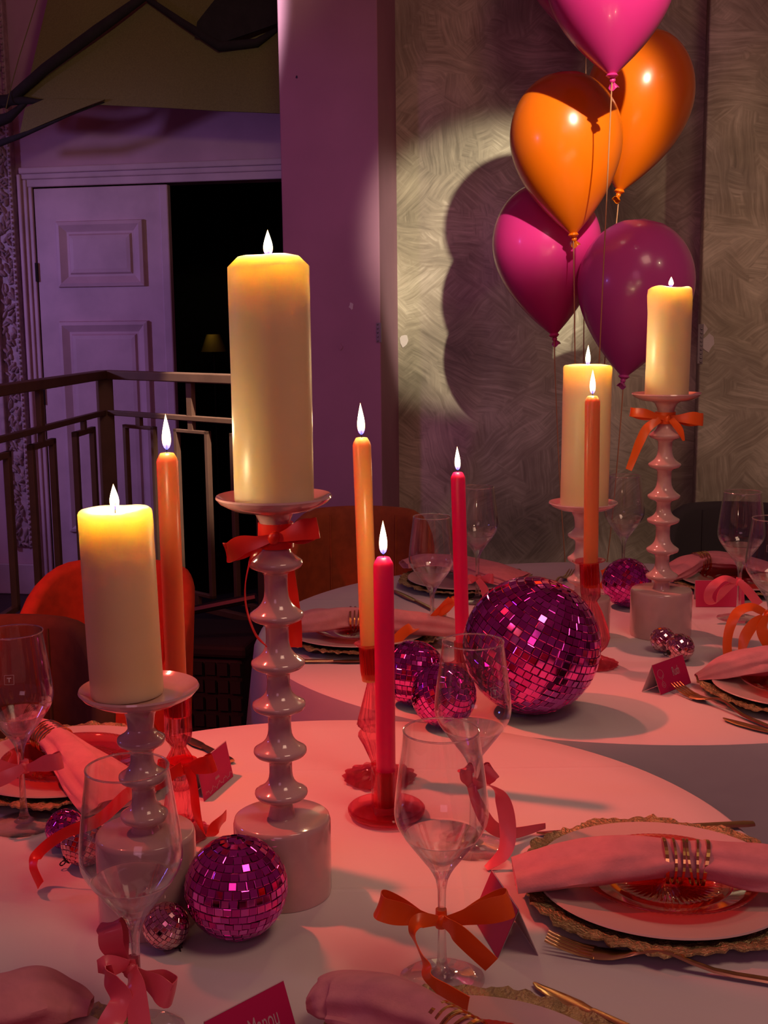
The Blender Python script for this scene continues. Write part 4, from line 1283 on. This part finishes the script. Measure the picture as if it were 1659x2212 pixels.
def napkin(label, pts, seed=0, folds=3):
    """pts: (x, y, z, width, height) along the roll; a soft cloth roll with lengthwise folds"""
    Q = spline([(p[0], p[1], p[2] - 0.003, p[3], p[4]) for p in pts], 10)
    n, m = len(Q), 40
    V, Fc = [], []
    for i, q in enumerate(Q):
        p = Vector(q[:3])
        a, b = Vector(Q[max(0, i - 1)][:3]), Vector(Q[min(n - 1, i + 1)][:3])
        t = (b - a); t.z *= 0.6; t.normalize()
        s = t.cross(Vector((0, 0, 1))).normalized()
        u = s.cross(t)
        f = i / (n - 1)
        for k in range(m):
            th = 2 * pi * k / m
            c, sn = cos(th), sin(th)
            ce = math.copysign(abs(c) ** 0.8, c)
            se = math.copysign(abs(sn) ** 0.85, sn)
            lob = 1 + 0.09 * sin(folds * th + seed + 2.2 * f) + 0.05 * sin((folds * 2 + 1) * th + seed * 2 - 3 * f)
            if sn < 0:
                se *= 0.75
            nz = 0.0035 * noise.noise(Vector((p.x * 28, p.y * 28, th * 1.3 + seed)))
            V.append(p + s * (q[3] / 2 * ce * lob + nz) + u * (q[4] / 2 * se * lob + nz))
    for i in range(n - 1):
        for k in range(m):
            l = (k + 1) % m
            Fc.append((i * m + k, i * m + l, (i + 1) * m + l, (i + 1) * m + k))
    # ends tucked inward so that the rolled layers read as a hem
    for e, sgn in ((0, 1), (n - 1, -1)):
        c = sum((Vector(V[e * m + k]) for k in range(m)), Vector()) / m
        ax = (Vector(Q[min(n - 1, e + 1)][:3]) - Vector(Q[max(0, e - 1)][:3])).normalized() * sgn
        prev = [e * m + k for k in range(m)]
        for sc_, dp in ((0.86, 0.001), (0.80, 0.010), (0.4, 0.012)):
            ring = []
            for k in range(m):
                ring.append(len(V))
                V.append(c + (Vector(V[e * m + k]) - c) * sc_ + ax * dp)
            for k in range(m):
                l = (k + 1) % m
                q = (prev[k], prev[l], ring[l], ring[k])
                Fc.append(q if sgn < 0 else q[::-1])
            prev = ring
        Fc.append(tuple(prev) if sgn < 0 else tuple(prev[::-1]))
    o = put('napkin', (V, Fc), M['napkin'], smooth=True)
    return tag(o, label, 'napkin', 'pink linen napkins')

def ring(label, c, axis, rw, rh, n=6, pitch=0.0072, tiltz=0.0):
    """napkin ring: one gold band wound round the roll several times"""
    c = Vector(c) - Vector((0, 0, 0.003))
    t = Vector(axis).normalized()
    s = t.cross(Vector((0, 0, 1))).normalized()
    u = s.cross(t)
    gs = []
    for k in range(n):
        lean = 0.0016 * ((k * 7) % 3 - 1)
        off = (k - (n - 1) / 2) * pitch
        V, Fc = [], []
        m = 36
        bw = 0.0020 if k in (0, n - 1) else 0.0014
        for i in range(m):
            a = 2 * pi * i / m
            ca, sa = cos(a), sin(a)
            o = t * (off + lean * sa * 1.6 + 0.0010 * sin(a * 2 + k))
            for (dr, dx) in ((0, -bw), (0.0012, -bw * 0.9), (0.0012, bw * 0.9), (0, bw)):
                V.append(Vector(c) + s * (ca * (rw + dr)) + u * (sa * (rh + dr)) + o + t * dx)
        for i in range(m):
            j = (i + 1) % m
            for q in range(4):
                r = (q + 1) % 4
                Fc.append((i * 4 + q, j * 4 + q, j * 4 + r, i * 4 + r))
        gs.append((V, Fc))
    th = thing('napkin_ring', label, 'napkin ring', (0, 0, 0), 0, 'gold napkin rings')
    th.location = c
    for g in gs:
        put('coil', ([Vector(v) - Vector(c) for v in g[0]], g[1]), M['brass'], th, smooth=False)
    return th

def ax(a, b):
    return Vector(b) - Vector(a)

# front right
napkin('pink linen napkin rolled through a gold ring at the front right',
       [(*(0.1346,1.2017,0.7820), 0.060, 0.030), (*(0.1679,1.2015,0.7890), 0.066, 0.038), (*(0.2119,1.2011,0.7960), 0.066, 0.044), (*(0.2605,1.1991,0.8000), 0.056, 0.044), (*(0.2946,1.1983,0.8010), 0.042, 0.038), (*(0.3134,1.1956,0.8010), 0.038, 0.036), (*(0.3344,1.1918,0.8010), 0.043, 0.038), (*(0.3694,1.1864,0.7980), 0.060, 0.042), (*(0.4065,1.1810,0.7960), 0.066, 0.040), (*(0.4553,1.1816,0.7900), 0.066, 0.034)], 1.0)
ring('gold coiled napkin ring on the front right napkin', (0.3137,1.1967,0.8005), ax((0.2946,1.1983,0.8010), (0.3344,1.1918,0.8010)), 0.0235, 0.0225, 6, 0.0078)
# bottom edge
napkin('pink linen napkin at the bottom edge under the orange ribbon tail',
       [(*(-0.0710,0.9631,0.7820), 0.014, 0.010), (*(-0.0605,0.9632,0.7870), 0.042, 0.022), (*(-0.0424,0.9636,0.7900), 0.060, 0.034), (*(-0.0063,0.9398,0.7970), 0.062, 0.042), (*(0.0278,0.9065,0.8020), 0.052, 0.042), (*(0.0502,0.8824,0.8030), 0.040, 0.038), (*(0.0714,0.8614,0.8020), 0.046, 0.036), (*(0.1014,0.8393,0.7960), 0.060, 0.032)], 2.4)
ring('gold coiled napkin ring cut by the bottom edge', (0.0516,0.8812,0.8030), ax((0.0278,0.9065,0.8020), (0.0714,0.8614,0.8020)), 0.0222, 0.0205, 6, 0.0060)
# bottom left
napkin('pink linen napkin in the bottom left corner',
       [(*(-0.2587,0.9637,0.7830), 0.020, 0.014), (*(-0.2771,0.9644,0.7880), 0.048, 0.026), (*(-0.3023,0.9559,0.7960), 0.068, 0.040), (*(-0.3275,0.9356,0.8000), 0.060, 0.042), (*(-0.3503,0.9223,0.8000), 0.044, 0.038), (*(-0.3815,0.9127,0.7960), 0.060, 0.034)], 4.0)
# left
napkin('pink linen napkin hanging off the left plate with its ring at the back',
       [(*(-0.5212,1.6690,0.7900), 0.050, 0.030), (*(-0.4884,1.6321,0.7970), 0.046, 0.036), (*(-0.4642,1.6055,0.7980), 0.044, 0.037), (*(-0.4391,1.5733,0.7960), 0.050, 0.037), (*(-0.4015,1.5218,0.7900), 0.072, 0.034), (*(-0.3645,1.4779,0.7800), 0.092, 0.026), (*(-0.3366,1.4485,0.7680), 0.096, 0.018)], 0.5, 4)
ring('gold coiled napkin ring on the left napkin', (-0.4660,1.6074,0.7980), ax((-0.4884,1.6321,0.7970), (-0.4391,1.5733,0.7960)), 0.0245, 0.0205, 6, 0.0056)
# back table, near left
napkin('pink linen napkin across the plate on the near left of the back table',
       [(*(-0.1910,2.2574,0.7900), 0.050, 0.030), (*(-0.1355,2.2562,0.7970), 0.062, 0.044), (*(-0.0866,2.2603,0.8000), 0.052, 0.044), (*(-0.0535,2.2585,0.8010), 0.042, 0.042), (*(-0.0178,2.2536,0.8000), 0.052, 0.044), (*(0.0424,2.2410,0.7970), 0.064, 0.046), (*(0.1130,2.2368,0.7900), 0.062, 0.038), (*(0.1393,2.2336,0.7860), 0.054, 0.030)], 3.0)
ring('gold coiled napkin ring left of the peach taper', (-0.0535,2.2585,0.8010), ax((-0.0866,2.2603,0.8000), (-0.0178,2.2536,0.8000)), 0.0245, 0.0235, 4, 0.0070)
# back table, far side
napkin('pink linen napkin over the plate at the far side of the back table',
       [(*(0.0461,2.8469,0.7860), 0.050, 0.020), (*(0.1005,2.8694,0.7900), 0.080, 0.032), (*(0.1714,2.8327,0.7920), 0.090, 0.036), (*(0.2463,2.7395,0.7880), 0.120, 0.032), (*(0.3066,2.7004,0.7760), 0.130, 0.022)], 1.7, 4)
# back table, far right
napkin('pink linen napkin pinched in a gold ring at the far right',
       [(*(0.6504,2.7277,0.7750), 0.060, 0.018), (*(0.6892,2.7473,0.7880), 0.072, 0.040), (*(0.7274,2.7714,0.7970), 0.048, 0.040), (*(0.7512,2.7878,0.7990), 0.042, 0.040), (*(0.7778,2.7969,0.7980), 0.052, 0.040), (*(0.8343,2.8019,0.7930), 0.090, 0.034), (*(0.9086,2.7751,0.7820), 0.110, 0.018)], 5.0, 4)
ring('gold coiled napkin ring at the far right of the back table', (0.7455,2.7825,0.7990), ax((0.7274,2.7714,0.7970), (0.7778,2.7969,0.7980)), 0.0235, 0.0235, 5, 0.0058)
# right edge
napkin('pink linen napkin spread over the plate at the right edge',
       [(*(0.5223,1.9534,0.7700), 0.026, 0.012), (*(0.5532,1.9538,0.7800), 0.056, 0.026), (*(0.5972,1.9591,0.7900), 0.080, 0.040), (*(0.6436,1.9588,0.7960), 0.086, 0.046), (*(0.7025,1.9495,0.7980), 0.060, 0.044), (*(0.7469,1.9435,0.7960), 0.060, 0.040)], 2.0, 4)

# ================================================================== CUTLERY
def flat_bar(path, ws, th, wd):
    """bar along path; ws: widths; wd: width direction"""
    V, Fc = [], []
    n = len(path)
    for i, p in enumerate(path):
        p = Vector(p)
        t = (Vector(path[min(n - 1, i + 1)]) - Vector(path[max(0, i - 1)])).normalized()
        w = (Vector(wd) - t * t.dot(Vector(wd))).normalized()
        nn = t.cross(w)
        if nn.z < 0:
            nn = -nn
        h = ws[i] / 2
        for (a, b) in ((-1, -0.2), (-0.8, 0.5), (0, 0.75), (0.8, 0.5), (1, -0.2), (0.7, -0.5), (-0.7, -0.5)):
            V.append(p + w * (a * h) + nn * (b * th))
    k = 7
    for i in range(n - 1):
        for q in range(k):
            r = (q + 1) % k
            Fc.append((i * k + q, i * k + r, (i + 1) * k + r, (i + 1) * k + q))
    Fc.append(tuple(range(k)))
    Fc.append(tuple((n - 1) * k + q for q in range(k - 1, -1, -1)))
    return V, Fc

def fork(label, tip, end, group='gold forks'):
    A, B = Vector(tip), Vector(end)
    d = B - A
    L = d.length
    t = thing('fork', label, 'fork', A, math.atan2(d.y, d.x), group)
    zb = lambda x: 0.004 + 0.010 * max(0, 1 - x / 0.045) ** 1.6 + 0.0125 * math.exp(-((x - 0.112) / 0.032) ** 2)
    xs = [0.046, 0.056, 0.066, 0.074, 0.082, 0.092, 0.105, 0.12, 0.14, 0.16, 0.18, L * 0.97, L]
    ws = [0.0235, 0.0232, 0.0205, 0.0145, 0.0090, 0.0062, 0.0056, 0.0058, 0.0066, 0.0076, 0.0088, 0.0098, 0.0080]
    put('handle', flat_bar([(x, 0, zb(x)) for x in xs], ws, 0.0028, (0, 1, 0)), M['cutlery'], t, smooth=True)
    for k in range(4):
        y = (k - 1.5) * 0.0064
        P = [(x, y * (0.96 + 0.04 * x / 0.05), zb(x)) for x in (0.0, 0.006, 0.014, 0.024, 0.035, 0.048)]
        put('tine', flat_bar(P, [0.0014, 0.0026, 0.0033, 0.0036, 0.0038, 0.0042], 0.0022, (0, 1, 0)), M['cutlery'], t, smooth=True)
    return t

def knife(label, tip, end, m='cutlery'):
    A, B = Vector(tip), Vector(end)
    d = B - A
    L = d.length
    t = thing('knife', label, 'knife', A, math.atan2(d.y, d.x), 'gold knives')
    xb = L * 0.48
    put('blade', flat_bar([(0, 0.003, 0.003), (0.008, 0.001, 0.003), (0.03, 0, 0.003), (xb * 0.7, 0, 0.003), (xb, 0, 0.003)], [0.003, 0.010, 0.017, 0.019, 0.011], 0.0012, (0, 1, 0)), M[m], t, smooth=True)
    put('handle', flat_bar([(xb - 0.004, 0, 0.004), (xb + 0.01, 0, 0.004), ((xb + L) / 2, 0, 0.004), (L - 0.01, 0, 0.004), (L, 0, 0.004)], [0.009, 0.010, 0.012, 0.015, 0.011], 0.0036, (0, 1, 0)), M[m], t, smooth=True)
    return t

fork('gold fork lying below the front right plate', (0.1553,1.1046,0.7510), (0.3759,1.0285,0.7510))
fork('gold fork with its tines touching the lettered place card', (0.4814,1.9332,0.7510), (0.5861,1.7199,0.7510))
fork('gold fork with its tines showing above the big mirror ball', (0.4574,2.8611,0.7510), (0.2653,2.4604,0.7510))
knife('gold knife at the bottom edge beside the cut off plate', (0.1327,1.0365,0.7510), (0.2382,0.9314,0.7510))
knife('gold knife lying across the front edge of the near left setting', (-0.0093,2.1206,0.7510), (-0.1967,2.1250,0.7510))
knife('dark gold knife between the glass and the far plate', (0.0198,2.7004,0.7510), (0.1243,2.4588,0.7510))
knife('gold knife half hidden behind the tilted place card', (-0.3078,1.7325,0.7510), (-0.2187,1.6188,0.7510))
knife('gold dessert knife tucked behind the front right charger', (0.1796,1.3677,0.7510), (0.4461,1.3874,0.7510))
knife('gold knife along the right setting below its charger', (0.5177,1.7812,0.7510), (0.6381,1.6439,0.7510))

# ================================================================== PLACE CARDS
def card(label, FL, FR, BL, h, text=None, tsize=0.017, tpos=(0.62, 0.52), emblem=True, wave=False):
    FL, FR, BL = Vector(FL), Vector(FR), Vector(BL)
    BR = BL + FR - FL
    t = thing('place_card', label, 'place card', (FL + FR + BL + BR) / 4, 0, 'magenta place cards')
    o = t.location.copy()
    up_ = Vector((0, 0, h))
    RL, RR = (FL + BL) / 2 + up_, (FR + BR) / 2 + up_
    th = 0.0006
    def panel(name, a, b, c, d, m):
        # a, b along the foot, c, d along the fold
        nn = (b - a).cross(d - a).normalized() * th
        P = [a, b, c, d]
        V = [p - o for p in P] + [p - nn - o for p in P]
        Fc = [(0, 1, 2, 3), (7, 6, 5, 4)] + [(i, i + 4, (i + 1) % 4 + 4, (i + 1) % 4) for i in range(4)]
        return put(name, (V, Fc), m, t)
    panel('front_panel', FL, FR, RR, RL, M['card'])
    panel('back_panel', BR, BL, RL, RR, M['card_back'])
    # inner white face of the front panel
    n_in = (FR - FL).cross(RL - FL).normalized() * 0.0010
    k = 0.0004
    P = [FL - n_in, FR - n_in, RR - n_in - up_ * 0.02, RL - n_in - up_ * 0.02]
    put('white_lining', ([p - o for p in P] + [p - n_in * 0.3 - o for p in P], [(3, 2, 1, 0), (4, 5, 6, 7)] + [(i, (i + 1) % 4, (i + 1) % 4 + 4, i + 4) for i in range(4)]), M['card_back'], t)
    X = (FR - FL); Y = (RL - FL)
    W, H = X.length, Y.length
    x, y = X.normalized(), Y.normalized()
    nz = x.cross(y).normalized()
    def at(u, v, d=0.0003):
        return FL + x * (u * W) + y * (v * H) + nz * d - o
    R3 = Matrix((x, y, nz)).transposed()
    if text:
        c = bpy.data.curves.new('lettering', 'FONT')
        c.body = text
        c.size = tsize
        c.align_x = 'CENTER'
        c.align_y = 'CENTER'
        c.extrude = 0.00008
        c.materials.append(M['ink'])
        tx = bpy.data.objects.new('lettering', c)
        COL.objects.link(tx)
        bpy.context.view_layer.update()
        me = bpy.data.meshes.new_from_object(tx.evaluated_get(bpy.context.evaluated_depsgraph_get()))
        bpy.data.objects.remove(tx)
        tx = link('lettering', me, t)
        tx.matrix_local = Matrix.Translation(at(*tpos)) @ R3.to_4x4() @ Matrix.Diagonal((0.62, 1.15, 1, 1))
    gs = []
    def pl(pts, close=False, r=0.00028):
        gs.append(tube([at(u, v, 0.0002) for u, v in pts], r, 5, close))
    if emblem:
        asp = W / H
        pl([(0.16 + 0.085 * cos(a), 0.62 + 0.085 * asp * sin(a)) for a in [2 * pi * i / 24 for i in range(24)]], True)
        pl([(0.16 + 0.062 * cos(a), 0.62 + 0.062 * asp * sin(a)) for a in [pi + 0.5 + 2.3 * i / 12 for i in range(13)]])
        pl([(0.17, 0.62 - 0.095 * asp), (0.17, 0.36)])
        pl([(0.17 + 0.052 * cos(a), 0.27 + 0.052 * asp * sin(a)) for a in [2 * pi * i / 20 for i in range(20)]], True)
        pl([(0.17 + 0.022 * cos(a), 0.27 + 0.022 * asp * sin(a)) for a in [0.6 + 4.9 * i / 10 for i in range(11)]])
    if wave:
        pl([(0.08 + 0.9 * i / 40, 0.12 + 0.05 * sin(i * 0.7) + 0.03 * sin(i * 1.9)) for i in range(41)])
        for k in range(4):
            pl([(0.44 + 0.035 * k, 0.27), (0.455 + 0.035 * k, 0.34), (0.47 + 0.035 * k, 0.27)], False, 0.0004)
    if gs:
        put('printed_emblem', join(*gs), M['ink'], t)
    return t

card('magenta place card lettered in silver with two ring drawings on the back table', (0.4535,1.9122,0.7508), (0.5195,1.9767,0.7508), (0.4254,1.9308,0.7508), 0.0485, 'Ruth', 0.0190, (0.64, 0.56))
card('tilted magenta place card beside the holder of the orange taper', (-0.2371,1.4857,0.7508), (-0.2103,1.5719,0.7508), (-0.2577,1.5096,0.7508), 0.047, None, emblem=False, wave=True)
card('upright magenta place card behind the pink bow at the right', (0.6676,2.5212,0.7508), (0.7716,2.5163,0.7508), (0.6826,2.5992,0.7508), 0.050, None, emblem=False)
card('folded magenta place card with a white back right of the front centre glass', (0.0873,1.1729,0.7508), (0.1054,1.0894,0.7508), (0.1282,1.1769,0.7508), 0.050, None, emblem=False)
card('magenta place card cut by the bottom edge with silver lettering', (-0.1363,0.8910,0.7508), (-0.0766,0.9520,0.7508), (-0.1668,0.9223,0.7508), 0.050, 'Manou', 0.019, (0.64, 0.55), emblem=False)

# ================================================================== BALLOONS
FOOT = Vector((0.585, 3.47, 0.0))
def balloon(label, top, bottom, r, m, knot_dx=0.0, sag=0.0):
    T, B = Vector(top), Vector(bottom)
    t = thing('balloon', label, 'balloon', B, 0, 'party balloons')
    d = T - B
    L = d.length
    q = d.to_track_quat('Z', 'Y')
    P = [(0, 0)]
    for k in range(1, 41):
        s = k / 40
        if s < 0.6:
            w = 1 - ((0.6 - s) / 0.6) ** 1.9
        else:
            w = sqrt(max(0, 1 - ((s - 0.6) / 0.4) ** 2))
        P.append((r * w if k < 40 else 0, L * s))
    P.insert(1, (r * 0.055, -0.001))
    P.insert(2, (r * 0.10, L * 0.012))
    put('latex_skin', lathe(P, 64), m, t, rot=q.to_euler(), smooth=True)
    kn = join(xf(blob(1, 10, 7), (0, 0, -0.006), sc=(0.0075, 0.0075, 0.0065)),
              lathe([(0.004, -0.012), (0.011, -0.022), (0.0125, -0.0235), (0.0115, -0.024), (0.003, -0.013)], 16, lambda a, rr, z: (rr, z + 0.003 * sin(3 * a))))
    put('knot', kn, m, t, rot=(q @ Euler((0.25, 0.5, 0)).to_quaternion()).to_euler(), smooth=True)
    a = Vector((0, 0, -0.010))
    e = FOOT - B
    mid = a + (e - a) * 0.35 + Vector((sag, 0.0, 0))
    put('string', tube(spline([a, a + (e - a) * 0.12 + Vector((sag * 0.5, 0, 0)), mid, a + (e - a) * 0.7 + Vector((sag * 0.4, 0, 0)), e], 10), 0.0016, 6), M['string'], t)
    return t

balloon('bright orange balloon at the front of the bunch', (0.4586,3.1700,1.9818), (0.4957,3.1700,1.5731), 0.1425, M['b_orange'])
balloon('dark orange balloon at the back right of the bunch', (0.7462,3.4300,2.1404), (0.6605,3.4300,1.7067), 0.1470, M['b_orange'], sag=-0.01)
balloon('pink balloon at the lower left of the bunch', (0.4382,3.3700,1.7347), (0.4768,3.3700,1.3160), 0.1485, M['b_pink'], sag=-0.008)
balloon('magenta balloon at the lower right behind a pillar candle', (0.6834,3.2000,1.6200), (0.6378,3.2000,1.2073), 0.1515, M['b_mag'], sag=0.01)
balloon('hot pink balloon cut off by the upper edge', (0.5227,2.8800,2.2684), (0.5336,2.8800,1.9098), 0.1460, M['b_pink'])
balloon('pink balloon mostly hidden behind the hot pink one at the upper edge', (0.5307,3.6200,2.5608), (0.5946,3.6200,2.1399), 0.1480, M['b_pink'])
